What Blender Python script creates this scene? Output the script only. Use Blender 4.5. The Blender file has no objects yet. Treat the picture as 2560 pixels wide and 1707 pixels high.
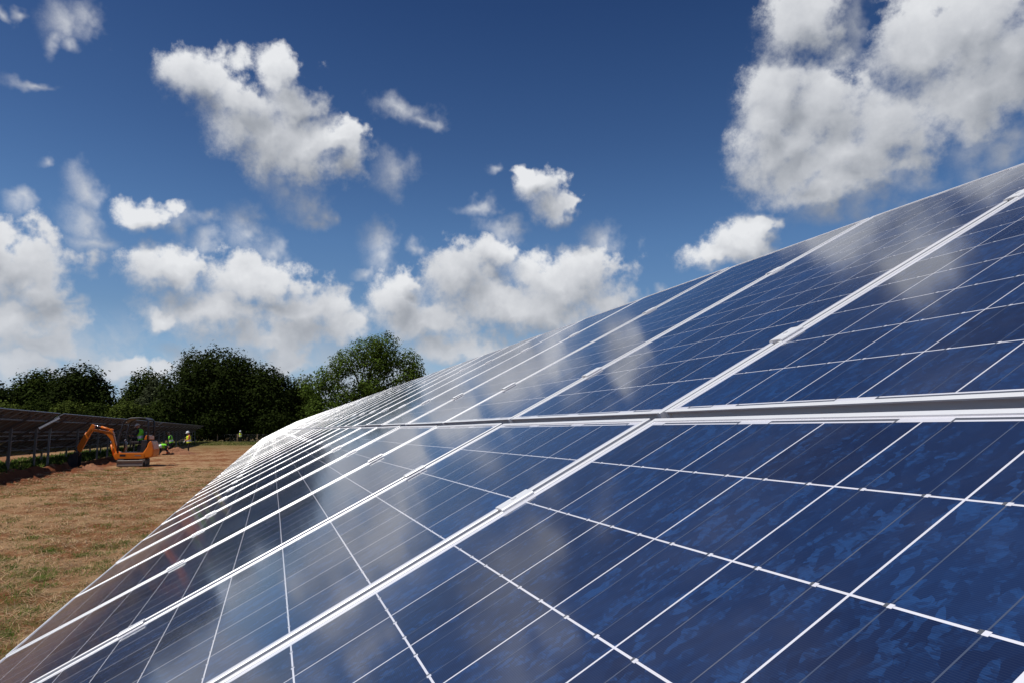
import bpy, bmesh, math, random
import numpy as np
from mathutils import Matrix, Vector, Quaternion

SC = bpy.context.scene
COL = SC.collection
R = math.radians
random.seed(7)
RNG = np.random.default_rng(11)

# ------------------------------------------------------------------ camera
cam_d = bpy.data.cameras.new("camera")
cam = bpy.data.objects.new("camera", cam_d)
COL.objects.link(cam)
SC.camera = cam
cam_d.sensor_width = 36.0
cam_d.lens = 36.0 * 1734.7 / 2560.0
cam_d.clip_start = 0.02
cam_d.clip_end = 6000.0
YAW, PIT = -0.3306, 0.12649
_F = Vector((math.cos(YAW) * math.cos(PIT), math.sin(YAW) * math.cos(PIT), math.sin(PIT)))
_Rt = Vector((math.sin(YAW), -math.cos(YAW), 0.0))
_U = _Rt.cross(_F)
CAM = Vector((-1.3105, 0.7800, 1.798))
m = Matrix.Identity(4)
for i in range(3):
    m[i][0] = _Rt[i]; m[i][1] = _U[i]; m[i][2] = -_F[i]; m[i][3] = CAM[i]
cam.matrix_world = m

# ------------------------------------------------------------------ sun and exposure
SUN_AZ, SUN_EL = 100.0, 60.0            # azimuth measured from +X towards +Y
sun_dir = Vector((math.cos(R(SUN_EL)) * math.cos(R(SUN_AZ)), math.cos(R(SUN_EL)) * math.sin(R(SUN_AZ)), math.sin(R(SUN_EL))))
sd = bpy.data.lights.new("sun", 'SUN')
sd.energy = 4.2
sd.angle = R(0.53)
sd.color = (1.0, 0.96, 0.89)
sun = bpy.data.objects.new("sun", sd)
COL.objects.link(sun)
sun.rotation_mode = 'QUATERNION'
sun.rotation_quaternion = (-sun_dir).to_track_quat('-Z', 'Y')
sun.location = sun_dir * 60

SC.view_settings.view_transform = 'Standard'
SC.view_settings.look = 'None'
SC.view_settings.exposure = 0.0
SC.view_settings.gamma = 1.0
SC.view_settings.use_curve_mapping = False

# ------------------------------------------------------------------ sky: Nishita plus cumulus clouds by direction
SOLID = [(6.66,25.63,1.98,1.63,-10.0),(3.24,24.71,2.9,1.97,11.0),(0.35,27.11,1.56,1.36,-8.0),(-0.08,25.34,1.55,1.87,-7.0),(2.13,22.39,3.4,2.03,17.0),(-1.27,21.69,3.77,1.82,9.0),(-4.02,22.45,1.78,1.24,-5.0),(-21.33,19.59,1.71,1.24,1.0),(-22.61,17.95,1.77,1.04,1.0),(-23.54,18.34,1.11,0.9,2.0),(-20.21,20.62,0.9,0.55,1.0),(-23.11,12.38,3.99,1.78,1.0),(-25.12,12.88,2.38,1.77,2.0),(-26.71,10.89,1.79,1.42,2.0),(-14.7,12.38,2.63,2.21,-1.0),(-9.68,10.49,2.33,1.77,-1.0),(-17.25,13.83,2.02,1.28,-0.0),(-19.09,10.27,6.9,1.79,1.0),(-11.85,8.77,4.69,1.43,-1.0),(-10.35,12.28,1.15,0.92,-2.0),(7.79,11.61,2.55,1.44,-5.0),(9.78,15.64,1.46,0.81,-8.0),(1.27,11.17,3.63,1.75,-4.0),(-1.77,9.13,3.72,1.79,8.0),(3.71,9.16,4.16,1.66,-3.0),(-0.19,7.52,5.02,1.19,-2.0),(8.17,8.2,0.87,0.64,-4.0),(-5.54,7.9,2.08,1.05,-2.0),(17.4,11.22,2.53,1.98,28.0),(15.81,9.66,1.87,1.4,40.0),(16.36,7.08,3.02,1.62,-5.0),(15.26,5.53,2.29,0.89,-4.0),(19.17,12.68,1.66,1.55,-9.0),(-43.02,30.25,2.73,2.27,12.0),(-40.01,23.64,1.64,1.87,8.0),(-42.07,19.57,2.51,1.59,8.0),(-41.09,25.32,2.59,2.6,9.0),(-41.21,21.59,3.33,2.37,9.0),(-44.5,23.54,3.94,2.73,11.0),(-45.83,20.26,4.37,2.31,10.0),(-48.86,21.53,3.62,2.97,12.0),(-51.24,26.73,3.15,2.76,15.0),(-54.22,26.74,3.58,2.67,17.0),(-53.93,23.27,3.54,3.06,15.0),(-56.8,24.39,2.65,3.46,17.0),(-44.17,18.02,3.88,1.42,8.0),(-46.92,18.54,2.31,1.85,9.0),(-37.58,14.32,2.01,1.43,-16.0),(-36.2,13.24,2.49,1.09,4.0),(-39.12,15.52,1.04,0.86,6.0),(10.51,4.82,1.95,0.88,-3.0),(-1.24,5.85,2.16,1.03,-2.0),(-14.39,6.66,3.97,1.25,-0.0),(16.13,4.0,1.98,0.74,-3.0)]
WISP = [(-9.34,25.4,2.78,0.84,-3.0),(-11.39,24.77,1.49,0.59,-3.0),(-8.73,20.66,1.82,1.41,-3.0),(-1.42,18.26,2.32,1.54,35.0),(-2.83,17.05,1.57,0.83,-24.0),(0.33,19.73,2.29,1.34,24.0),(-15.75,17.68,1.78,0.63,-1.0),(-17.98,16.13,2.29,0.84,0.0),(-17.78,20.8,0.75,0.54,-0.0),(-26.61,15.47,1.52,1.12,2.0),(-7.44,14.96,1.34,1.4,17.0),(-7.65,13.58,1.24,1.57,-2.0),(-11.21,14.95,0.87,0.7,-2.0),(-6.1,12.46,0.7,0.49,-3.0),(2.76,15.54,1.4,1.6,-35.0),(1.4,14.01,2.44,1.21,21.0),(6.45,14.32,2.44,1.03,26.0),(5.29,15.59,1.25,0.64,-6.0),(13.73,16.54,1.19,1.37,-31.0),(13.84,14.42,1.46,1.06,3.0),(13.49,13.26,1.76,0.75,-8.0),(15.68,18.0,0.65,0.46,-11.0),(15.12,27.48,2.1,1.12,-15.0),(15.55,26.15,1.23,0.59,-15.0),(17.62,23.13,1.53,0.38,-9.0),(18.72,27.08,0.9,0.36,-17.0),(-54.35,18.93,2.96,1.71,13.0),(-56.65,19.8,1.9,1.65,14.0),(-43.45,16.04,2.43,1.16,7.0),(-46.78,16.39,2.58,1.37,8.0),(-49.43,17.37,2.2,1.51,10.0),(-44.1,16.76,2.7,1.4,8.0),(-46.7,28.64,1.25,2.48,21.0),(-53.96,17.28,1.51,0.86,11.0),(-31.5,11.01,0.63,0.35,2.0),(-14.77,4.15,2.15,0.79,-0.0),(13.44,8.7,1.33,0.67,-5.0),(16.96,15.08,0.7,0.63,-10.0)]
SKY_STRENGTH = 0.06

class NT:
    """small helper around a node tree"""
    def __init__(self, tree):
        self.t = tree
    def n(self, kind, **kw):
        nd = self.t.nodes.new(kind)
        for k, v in kw.items():
            if k == 'inp':
                for a, b in v.items():
                    if hasattr(b, 'is_output') or isinstance(b, bpy.types.NodeSocket):
                        self.t.links.new(b, nd.inputs[a])
                    else:
                        nd.inputs[a].default_value = b
            else:
                setattr(nd, k, v)
        return nd
    def math(self, op, a, b=0.0, c=0.0, clamp=False):
        nd = self.n('ShaderNodeMath', operation=op, use_clamp=clamp)
        for i, v in enumerate((a, b, c)):
            if isinstance(v, bpy.types.NodeSocket):
                self.t.links.new(v, nd.inputs[i])
            else:
                nd.inputs[i].default_value = v
        return nd.outputs[0]
    def vmath(self, op, a, b=(0, 0, 0), scale=None):
        nd = self.n('ShaderNodeVectorMath', operation=op)
        for i, v in enumerate((a, b)):
            if isinstance(v, bpy.types.NodeSocket):
                self.t.links.new(v, nd.inputs[i])
            else:
                nd.inputs[i].default_value = v
        if scale is not None:
            nd.inputs['Scale'].default_value = scale
        return nd
    def noise(self, vec, scale, detail=4.0, rough=0.5, dist=0.0):
        return self.n('ShaderNodeTexNoise', inp={'Vector': vec, 'Scale': scale, 'Detail': detail, 'Roughness': rough, 'Distortion': dist})
    def ramp(self, fac, stops, interp='LINEAR'):
        nd = self.n('ShaderNodeValToRGB')
        nd.color_ramp.interpolation = interp
        el = nd.color_ramp.elements
        while len(el) < len(stops):
            el.new(0.5)
        for e, (p, c) in zip(el, stops):
            e.position = p
            e.color = (c[0], c[1], c[2], 1.0) if not isinstance(c, (int, float)) else (c, c, c, 1.0)
        self.t.links.new(fac, nd.inputs[0])
        return nd.outputs[0]
    def mixc(self, fac, a, b, blend='MIX'):
        nd = self.n('ShaderNodeMix', data_type='RGBA', blend_type=blend)
        for k, v in ((0, fac), (6, a), (7, b)):
            if isinstance(v, bpy.types.NodeSocket):
                self.t.links.new(v, nd.inputs[k])
            elif k == 0:
                nd.inputs[0].default_value = v
            else:
                nd.inputs[k].default_value = (v[0], v[1], v[2], 1.0)
        return nd.outputs[2]
    def sstep(self, v, lo, hi):
        nd = self.n('ShaderNodeMapRange', interpolation_type='SMOOTHSTEP')
        self.t.links.new(v, nd.inputs[0])
        nd.inputs[1].default_value = lo; nd.inputs[2].default_value = hi
        nd.inputs[3].default_value = 0.0; nd.inputs[4].default_value = 1.0
        return nd.outputs[0]

def blob_group(name, blobs, smooth):
    g = bpy.data.node_groups.new(name, 'ShaderNodeTree')
    g.interface.new_socket(name='P', in_out='INPUT', socket_type='NodeSocketVector')
    g.interface.new_socket(name='D', in_out='OUTPUT', socket_type='NodeSocketFloat')
    k = NT(g)
    gi = k.n('NodeGroupInput'); go = k.n('NodeGroupOutput')
    cur = None
    src = gi.outputs[0]
    flat_ = []
    for az, el, ra, re, rot in blobs:
        if abs(rot) > 11 and ra / re > 1.25:      # a slanting puff becomes two rounder ones along its long side
            o = (ra - re) * 0.75
            for sg in (-1, 1):
                flat_.append((az + sg * o * math.cos(R(rot)), el + sg * o * math.sin(R(rot)), re * 1.12, re * 1.12))
        else:
            flat_.append((az, el, ra, re))
    for i, (az, el, ra, re) in enumerate(flat_):
        if i and i % 4 == 0:      # chains the evaluation so few values are alive at once
            c3 = k.n('ShaderNodeCombineXYZ', inp={0: k.math('MULTIPLY', cur, 1e-7)})
            src = k.vmath('ADD', gi.outputs[0], c3.outputs[0]).outputs[0]
        ma = k.n('ShaderNodeVectorMath', operation='MULTIPLY_ADD')
        g.links.new(src, ma.inputs[0])
        ma.inputs[1].default_value = (1 / ra, 1 / re, 0)
        ma.inputs[2].default_value = (-az / ra, -el / re, 0)
        d = k.vmath('LENGTH', ma.outputs[0]).outputs['Value']
        # distance in units that grow with the puff so small puffs keep crisp rims
        cur = d if cur is None else k.math('SMOOTH_MIN', cur, d, smooth)
    g.links.new(cur, go.inputs[0])
    return g

world = bpy.data.worlds.new("World")
SC.world = world
world.use_nodes = True
wt = world.node_tree
wt.nodes.clear()
W = NT(wt)
tc = W.n('ShaderNodeTexCoord')
dirv = tc.outputs['Generated']
sep = W.n('ShaderNodeSeparateXYZ', inp={0: dirv})
az = W.math('MULTIPLY', W.math('ARCTAN2', sep.outputs[1], sep.outputs[0]), 57.29578)
el = W.math('MULTIPLY', W.math('ARCSINE', sep.outputs[2]), 57.29578)
pos = W.n('ShaderNodeCombineXYZ', inp={0: az, 1: el, 2: 0.0}).outputs[0]
w1 = W.noise(dirv, 9.0, 2.0, 0.5).outputs['Color']
w2 = W.noise(dirv, 26.0, 3.0, 0.55).outputs['Color']
o1 = W.vmath('SCALE', W.vmath('SUBTRACT', w1, (0.5, 0.5, 0.5)).outputs[0], scale=3.4).outputs[0]
o2 = W.vmath('SCALE', W.vmath('SUBTRACT', w2, (0.5, 0.5, 0.5)).outputs[0], scale=2.7).outputs[0]
posw = W.vmath('MULTIPLY', W.vmath('ADD', W.vmath('ADD', pos, o1).outputs[0], o2).outputs[0], (1, 1, 0)).outputs[0]
GS = blob_group('cumulus_field', SOLID, 0.25)
GW = blob_group('wisp_field', WISP, 0.2)
def use(group, vec):
    nd = wt.nodes.new('ShaderNodeGroup'); nd.node_tree = group
    wt.links.new(vec, nd.inputs[0]); return nd.outputs[0]
D0 = use(GS, posw)
Dw = use(GW, W.vmath('ADD', posw, W.n('ShaderNodeCombineXYZ', inp={2: W.math('MULTIPLY', D0, 1e-7)}).outputs[0]).outputs[0])
ser = W.n('ShaderNodeCombineXYZ', inp={2: W.math('MULTIPLY', D0, 1e-7)}).outputs[0]
psun = W.vmath('ADD', W.vmath('ADD', posw, ser).outputs[0], (0.55, 1.7, 0)).outputs[0]
D1 = use(GS, psun)
f1 = W.noise(dirv, 26.0, 7.0, 0.60).outputs[0]
f2 = W.noise(dirv, 70.0, 5.0, 0.62).outputs[0]
fb = W.math('ADD', W.math('MULTIPLY', f1, 0.86), W.math('MULTIPLY', f2, 0.14))
# the rest of the sky (behind and beside the camera, overhead): scattered fair-weather cumulus from noise alone
flat = W.n('ShaderNodeCombineXYZ', inp={0: W.math('DIVIDE', sep.outputs[0], W.math('MAXIMUM', sep.outputs[2], 0.06)), 1: W.math('DIVIDE', sep.outputs[1], W.math('MAXIMUM', sep.outputs[2], 0.06)), 2: 0.0}).outputs[0]
fg = W.noise(flat, 0.55, 7.0, 0.58).outputs[0]
# view sector mask (0 inside the sector where the individual clouds are placed)
azc = W.math('ABSOLUTE', W.math('ADD', az, 18.0))
msk = W.math('MAXIMUM', W.sstep(azc, 44.0, 52.0), W.sstep(el, 36.0, 52.0))
gen = W.math('MULTIPLY', W.sstep(fg, 0.56, 0.72), msk)
E0 = W.math('ADD', W.math('SUBTRACT', 1.36, D0), W.math('MULTIPLY', W.math('SUBTRACT', fb, 0.5), 3.1))
soft = W.sstep(E0, -0.35, 1.0)
crisp = W.sstep(E0, -0.18, 0.55)
rim = W.sstep(W.math('SUBTRACT', D1, D0), 0.05, 0.6)
dens = W.math('ADD', soft, W.math('MULTIPLY', rim, W.math('SUBTRACT', crisp, soft)))
Ew = W.math('ADD', W.math('SUBTRACT', 1.12, Dw), W.math('MULTIPLY', W.math('SUBTRACT', fb, 0.5), 3.0))
wisp = W.math('MULTIPLY', W.sstep(Ew, -0.4, 2.0), 0.85)
# low haze and broken cloud towards the horizon
low = W.math('MULTIPLY', W.math('SUBTRACT', 1.0, W.sstep(el, 4.0, 9.5)), W.sstep(W.noise(posw, 0.16, 6.0, 0.55).outputs[0], 0.40, 0.56))
low = W.math('MULTIPLY', low, 0.75)
cov = W.math('MAXIMUM', W.math('MAXIMUM', dens, wisp), W.math('MAXIMUM', gen, low))
# light and shade inside the clouds: rims towards the sun are bright, thick undersides grey
lit = W.math('MULTIPLY', W.math('SUBTRACT', D1, D0), 0.42)
deep = W.math('MULTIPLY', W.sstep(W.math('SUBTRACT', 1.0, D0), 0.05, 0.9), 0.19)
f3a = W.noise(dirv, 10.0, 3.0, 0.5).outputs[0]
f3 = W.noise(W.vmath('ADD', dirv, (0.006, 0.018, 0.030)).outputs[0], 10.0, 3.0, 0.5).outputs[0]
rel = W.math('MULTIPLY', W.math('SUBTRACT', f3a, f3), 0.42)
rel = W.math('ADD', rel, W.math('MULTIPLY', W.math('SUBTRACT', f2, 0.5), 0.22))
sh = W.math('ADD', W.math('SUBTRACT', W.math('ADD', lit, rel), deep), 0.575)
ccol = W.ramp(sh, [(0.0, (0.23, 0.25, 0.295)), (0.3, (0.36, 0.385, 0.43)), (0.62, (0.56, 0.58, 0.62)), (1.0, (0.80, 0.815, 0.84))])
sky = W.n('ShaderNodeTexSky', sky_type='NISHITA')
sky.sun_disc = False
sky.sun_elevation = R(SUN_EL)
sky.sun_rotation = R(90.0 - SUN_AZ)
sky.air_density = 1.0
sky.dust_density = 0.4
sky.ozone_density = 2.0
skyc = W.n('ShaderNodeHueSaturation', inp={'Saturation': 1.22, 'Value': 1.0, 'Fac': 1.0, 'Color': sky.outputs[0]}).outputs[0]
ccol = W.mixc(W.math('MULTIPLY', W.math('SUBTRACT', 1.0, W.sstep(el, 2.0, 10.0)), 0.75), ccol, (0.56, 0.60, 0.66))
cc = W.vmath('SCALE', ccol, scale=1.0 / SKY_STRENGTH).outputs[0]
# air: deeper blue overhead, pale blue towards the horizon
grad = W.ramp(W.math('DIVIDE', el, 60.0, clamp=True), [(0.0, (1.35, 1.6, 2.05)), (0.15, (1.25, 1.28, 1.42)), (0.25, (1.22, 1.27, 1.42)), (0.38, (0.92, 0.96, 1.15)), (0.55, (0.62, 0.68, 0.90))])
skyc = W.vmath('MULTIPLY', skyc, grad).outputs[0]
hz = W.math('MULTIPLY', W.math('SUBTRACT', 1.0, W.sstep(el, 1.0, 9.0)), 0.85)
skyc = W.mixc(hz, skyc, (0.30 / SKY_STRENGTH, 0.44 / SKY_STRENGTH, 0.62 / SKY_STRENGTH))
fin = W.mixc(cov, skyc, cc)
bg = W.n('ShaderNodeBackground', inp={'Color': fin, 'Strength': SKY_STRENGTH})
wo = W.n('ShaderNodeOutputWorld')
wt.links.new(bg.outputs[0], wo.inputs[0])
world.cycles.sampling_method = 'MANUAL'
world.cycles.sample_map_resolution = 512

# ------------------------------------------------------------------ helpers
def tag(o, label=None, cat=None, group=None, kind=None):
    if label: o['label'] = label
    if cat: o['category'] = cat
    if group: o['group'] = group
    if kind: o['kind'] = kind
    return o

def empty(name, loc=(0, 0, 0), rz=0.0, parent=None):
    o = bpy.data.objects.new(name, None)
    COL.objects.link(o)
    o.empty_display_size = 0.2
    o.location = loc
    o.rotation_euler = (0, 0, rz)
    if parent: o.parent = parent
    return o

def link_mesh(name, me, parent=None, matrix=None):
    o = bpy.data.objects.new(name, me)
    COL.objects.link(o)
    if parent: o.parent = parent
    if matrix is not None: o.matrix_local = matrix
    return o

class MB:
    """collects faces; build() links them as one mesh object"""
    def __init__(self):
        self.v = []; self.f = []; self.mi = []; self.sm = []
    def add(self, vs, fs, mi=0, smooth=False):
        b = len(self.v)
        self.v += [tuple(v) for v in vs]
        for f in fs:
            self.f.append(tuple(b + i for i in f)); self.mi.append(mi); self.sm.append(smooth)
    def box(self, c, s, mi=0, mat=None):
        x, y, z = (q * 0.5 for q in s)
        vs = [Vector((sx * x, sy * y, sz * z)) for sz in (-1, 1) for sy in (-1, 1) for sx in (-1, 1)]
        if mat is not None: vs = [mat @ v for v in vs]
        vs = [v + Vector(c) for v in vs]
        self.add(vs, [(0, 2, 3, 1), (4, 5, 7, 6), (0, 1, 5, 4), (2, 6, 7, 3), (0, 4, 6, 2), (1, 3, 7, 5)], mi)
    def beam(self, a, b, w, h, mi=0, up=(0, 0, 1)):
        a = Vector(a); b = Vector(b); d = b - a; L = d.length; d.normalize()
        s = d.cross(Vector(up)); s.normalize(); u = s.cross(d)
        M = Matrix((d, s, u)).transposed()
        self.box((a + b) / 2, (L, w, h), mi, M)
    def tube(self, pts, rad, n=8, mi=0, cap=True, smooth=True):
        pts = [Vector(p) for p in pts]
        if not hasattr(rad, '__len__'): rad = [rad] * len(pts)
        b = len(self.v); prev = None
        for i, p in enumerate(pts):
            d = (pts[min(i + 1, len(pts) - 1)] - pts[max(i - 1, 0)]).normalized()
            ref = Vector((0, 0, 1)) if abs(d.z) < 0.9 else Vector((1, 0, 0))
            if prev is None: s = d.cross(ref).normalized()
            else:
                s = (prev - d * prev.dot(d))
                s = s.normalized() if s.length > 1e-6 else d.cross(ref).normalized()
            prev = s; u = d.cross(s)
            for k in range(n):
                t = 2 * math.pi * k / n
                self.v.append(tuple(p + (s * math.cos(t) + u * math.sin(t)) * rad[i]))
        for i in range(len(pts) - 1):
            for k in range(n):
                a0 = b + i * n + k; a1 = b + i * n + (k + 1) % n
                self.f.append((a0, a1, a1 + n, a0 + n)); self.mi.append(mi); self.sm.append(smooth)
        if cap:
            self.f.append(tuple(b + k for k in reversed(range(n)))); self.mi.append(mi); self.sm.append(False)
            e = b + (len(pts) - 1) * n
            self.f.append(tuple(e + k for k in range(n))); self.mi.append(mi); self.sm.append(False)
    def ball(self, c, r, n=10, m_=7, mi=0):
        r = (r, r, r) if not hasattr(r, '__len__') else r
        vs = [(c[0], c[1], c[2] - r[2])]
        for j in range(1, m_):
            t = math.pi * j / m_
            for k in range(n):
                a = 2 * math.pi * k / n
                vs.append((c[0] + r[0] * math.sin(t) * math.cos(a), c[1] + r[1] * math.sin(t) * math.sin(a), c[2] - r[2] * math.cos(t)))
        vs.append((c[0], c[1], c[2] + r[2]))
        fs = [(0, 1 + (k + 1) % n, 1 + k) for k in range(n)]
        for j in range(m_ - 2):
            for k in range(n):
                a = 1 + j * n + k; b = 1 + j * n + (k + 1) % n
                fs.append((a, b, b + n, a + n))
        e = 1 + (m_ - 2) * n; t_ = len(vs) - 1
        fs += [(e + k, e + (k + 1) % n, t_) for k in range(n)]
        self.add(vs, fs, mi, True)
    def prism(self, prof, y0, y1, mi=0):
        """profile in the xz plane, pushed along y"""
        n = len(prof)
        a = sum(prof[i][0] * prof[(i + 1) % n][1] - prof[(i + 1) % n][0] * prof[i][1] for i in range(n))
        if a < 0: prof = prof[::-1]
        vs = [(p[0], y0, p[1]) for p in prof] + [(p[0], y1, p[1]) for p in prof]
        fs = [tuple(range(n)), tuple(reversed(range(n, 2 * n)))]
        fs += [(i + n, (i + 1) % n + n, (i + 1) % n, i) for i in range(n)]
        self.add(vs, fs, mi)
    def mesh(self, name, mats):
        me = bpy.data.meshes.new(name)
        me.from_pydata(self.v, [], self.f)
        for m_ in (mats if isinstance(mats, (list, tuple)) else [mats]): me.materials.append(m_)
        me.polygons.foreach_set('material_index', self.mi)
        me.polygons.foreach_set('use_smooth', self.sm)
        me.update()
        return me
    def build(self, name, mats, parent=None, bevel=0.0, matrix=None):
        o = link_mesh(name, self.mesh(name, mats), parent, matrix)
        if bevel:
            b = o.modifiers.new('bevel', 'BEVEL'); b.width = bevel; b.segments = 2; b.limit_method = 'ANGLE'; b.angle_limit = R(40)
        return o

def np_mesh(name, verts, faces, mats, parent=None, fmi=None):
    """fast quad mesh from numpy arrays"""
    me = bpy.data.meshes.new(name)
    verts = np.asarray(verts, dtype=np.float32); faces = np.asarray(faces, dtype=np.int32)
    nf, k = faces.shape
    me.vertices.add(len(verts)); me.vertices.foreach_set('co', verts.ravel())
    me.loops.add(nf * k); me.loops.foreach_set('vertex_index', faces.ravel())
    me.polygons.add(nf); me.polygons.foreach_set('loop_start', np.arange(nf, dtype=np.int32) * k)
    for m_ in (mats if isinstance(mats, (list, tuple)) else [mats]): me.materials.append(m_)
    if fmi is not None: me.polygons.foreach_set('material_index', np.asarray(fmi, dtype=np.int32))
    me.update(calc_edges=True)
    me.validate()
    o = bpy.data.objects.new(name, me); COL.objects.link(o)
    if parent: o.parent = parent
    return o

# ------------------------------------------------------------------ materials
def mat(name, color=(0.5, 0.5, 0.5), rough=0.6, metal=0.0, **kw):
    m_ = bpy.data.materials.new(name); m_.use_nodes = True
    t = m_.node_tree; p = t.nodes['Principled BSDF']
    p.inputs['Base Color'].default_value = (*color, 1); p.inputs['Roughness'].default_value = rough
    p.inputs['Metallic'].default_value = metal
    for k, v in kw.items(): p.inputs[k.replace('_', ' ')].default_value = v
    return m_, NT(t), p

def worn(name, color, rough=0.6, metal=0.0, amount=0.25, scale=9.0, dirt=(0.16, 0.09, 0.055), bump=0.0, **kw):
    """paint or plastic with blotchy dirt and uneven gloss"""
    m_, k, p = mat(name, color, rough, metal, **kw)
    tc_ = k.n('ShaderNodeTexCoord').outputs['Object']
    n1 = k.noise(tc_, scale, 6.0, 0.62).outputs[0]
    n2 = k.noise(tc_, scale * 5, 3.0, 0.5).outputs[0]
    f = k.math('MULTIPLY', k.sstep(n1, 0.45, 0.72), amount)
    v = k.mixc(k.math('MULTIPLY', n2, 0.18), color, tuple(c * 0.6 for c in color))
    k.t.links.new(k.mixc(f, v, dirt), p.inputs['Base Color'])
    k.t.links.new(k.math('ADD', k.math('MULTIPLY', n1, 0.3), rough - 0.15, clamp=True), p.inputs['Roughness'])
    if bump:
        b = k.n('ShaderNodeBump', inp={'Height': n2, 'Strength': bump, 'Distance': 0.01})
        k.t.links.new(b.outputs[0], p.inputs['Normal'])
    return m_

# solar cell: blue polycrystalline silicon under glass
CELL = 0.1585
def make_cell_mat():
    m_, k, p = mat('polycrystalline_cell', (0.01, 0.03, 0.12), 0.42, 0.0, IOR=1.5, Coat_Weight=1.0, Coat_Roughness=0.045, Coat_IOR=1.37)
    tc_ = k.n('ShaderNodeTexCoord').outputs['Object']
    info = k.n('ShaderNodeAttribute', attribute_type='OBJECT', attribute_name='seed')
    seed = info.outputs['Fac']
    s3 = k.n('ShaderNodeCombineXYZ', inp={0: seed, 1: k.math('MULTIPLY', seed, 3.7), 2: k.math('MULTIPLY', seed, 1.9)}).outputs[0]
    # one number per cell
    sc = k.vmath('SCALE', tc_, scale=1.0 / CELL).outputs[0]
    fl = k.vmath('FLOOR', k.vmath('ADD', sc, (0.0, 0.0, 0.5)).outputs[0]).outputs[0]
    wn = k.n('ShaderNodeTexWhiteNoise', noise_dimensions='3D', inp={'Vector': k.vmath('ADD', k.vmath('MULTIPLY', fl, (1, 1, 0)).outputs[0], s3).outputs[0]})
    cellr = wn.outputs['Value']
    off = k.vmath('SCALE', wn.outputs['Color'], scale=9.0).outputs[0]
    q = k.vmath('ADD', tc_, off).outputs[0]
    dn = k.noise(q, 26.0, 3.0, 0.6).outputs['Color']
    qd = k.vmath('ADD', q, k.vmath('SCALE', k.vmath('SUBTRACT', dn, (0.5, 0.5, 0.5)).outputs[0], scale=0.022).outputs[0]).outputs[0]
    v1 = k.n('ShaderNodeTexVoronoi', feature='F1', inp={'Vector': k.vmath('MULTIPLY', qd, (1.0, 0.45, 1.0)).outputs[0], 'Scale': 105.0})
    v2 = k.n('ShaderNodeTexVoronoi', feature='F1', inp={'Vector': k.vmath('MULTIPLY', qd, (0.7, 1.2, 1.0)).outputs[0], 'Scale': 230.0})
    g1 = k.n('ShaderNodeSeparateXYZ', inp={0: v1.outputs['Color']}).outputs[0]
    g2 = k.n('ShaderNodeSeparateXYZ', inp={0: v2.outputs['Color']}).outputs[0]
    patch = k.noise(k.vmath('MULTIPLY', q, (1.4, 0.7, 1.0)).outputs[0], 17.0, 4.0, 0.65).outputs[0]
    g = k.math('ADD', k.math('MULTIPLY', g1, 0.62), k.math('MULTIPLY', g2, 0.38))
    thr = k.math('ADD', k.math('MULTIPLY', patch, 1.25), k.math('MULTIPLY', cellr, 0.16))
    bright = k.sstep(k.math('SUBTRACT', k.math('ADD', g, thr), 0.82), 0.46, 0.86)
    base = k.mixc(cellr, (0.0034, 0.0088, 0.040), (0.0078, 0.024, 0.085))
    c = k.mixc(k.math('MULTIPLY', bright, 0.36), k.mixc(g1, k.mixc(0.16, base, (0, 0, 0)), k.mixc(0.06, base, (0.02, 0.09, 0.25))), (0.018, 0.078, 0.24))
    # silver fingers, a couple of millimetres apart
    sx = k.n('ShaderNodeSeparateXYZ', inp={0: tc_})
    fing = k.math('PINGPONG', k.math('MULTIPLY', sx.outputs[1], 1.0 / 0.0022), 0.5)
    c = k.mixc(k.math('MULTIPLY', k.sstep(fing, 0.40, 0.5), 0.10), c, (0.30, 0.34, 0.42))
    # dust and dried drops on the glass
    du = k.noise(tc_, 2.1, 6.0, 0.65).outputs[0]
    sp = k.n('ShaderNodeTexVoronoi', feature='F1', inp={'Vector': tc_, 'Scale': 21.0})
    spot = k.math('MULTIPLY', k.math('SUBTRACT', 1.0, k.sstep(sp.outputs['Distance'], 0.02, 0.05)), k.sstep(k.n('ShaderNodeSeparateXYZ', inp={0: sp.outputs['Color']}).outputs[0], 0.72, 0.8))
    dust = k.math('ADD', k.math('MULTIPLY', k.sstep(du, 0.42, 0.75), 0.05), k.math('MULTIPLY', spot, 0.12))
    c = k.mixc(dust, c, (0.46, 0.42, 0.38))
    k.t.links.new(c, p.inputs['Base Color'])
    p.inputs['Specular IOR Level'].default_value = 0.25
    cr = k.math('ADD', k.math('MULTIPLY', k.noise(tc_, 5.0, 4.0, 0.6).outputs[0], 0.06), 0.055)
    k.t.links.new(cr, p.inputs['Coat Roughness'])
    return m_
M = {}
M['cell'] = make_cell_mat()
def glass_over(name, color, rough, metal=0.0):
    m_, k, p = mat(name, color, rough, metal, Coat_Weight=1.0, Coat_Roughness=0.07, Coat_IOR=1.37)
    tc_ = k.n('ShaderNodeTexCoord').outputs['Object']
    f = k.math('MULTIPLY', k.sstep(k.noise(tc_, 6.0, 6.0, 0.6).outputs[0], 0.4, 0.8), 0.25)
    k.t.links.new(k.mixc(f, color, (0.42, 0.38, 0.34)), p.inputs['Base Color'])
    return m_
M['backsheet'] = glass_over('white_backsheet', (0.66, 0.66, 0.72), 0.6)
M['ribbon'] = glass_over('tinned_ribbon', (0.16, 0.17, 0.19), 0.45, 0.6)
M['busbar'] = glass_over('busbar_ribbon', (0.055, 0.075, 0.13), 0.6, 0.2)
M['alu'] = worn('anodised_aluminium', (0.80, 0.805, 0.815), 0.38, 0.20, amount=0.12, scale=5.0, dirt=(0.45, 0.40, 0.35), Specular_IOR_Level=0.5)
M['alu_rail'] = worn('mill_aluminium', (0.62, 0.62, 0.63), 0.4, 0.7, amount=0.2, scale=4.0)
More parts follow.
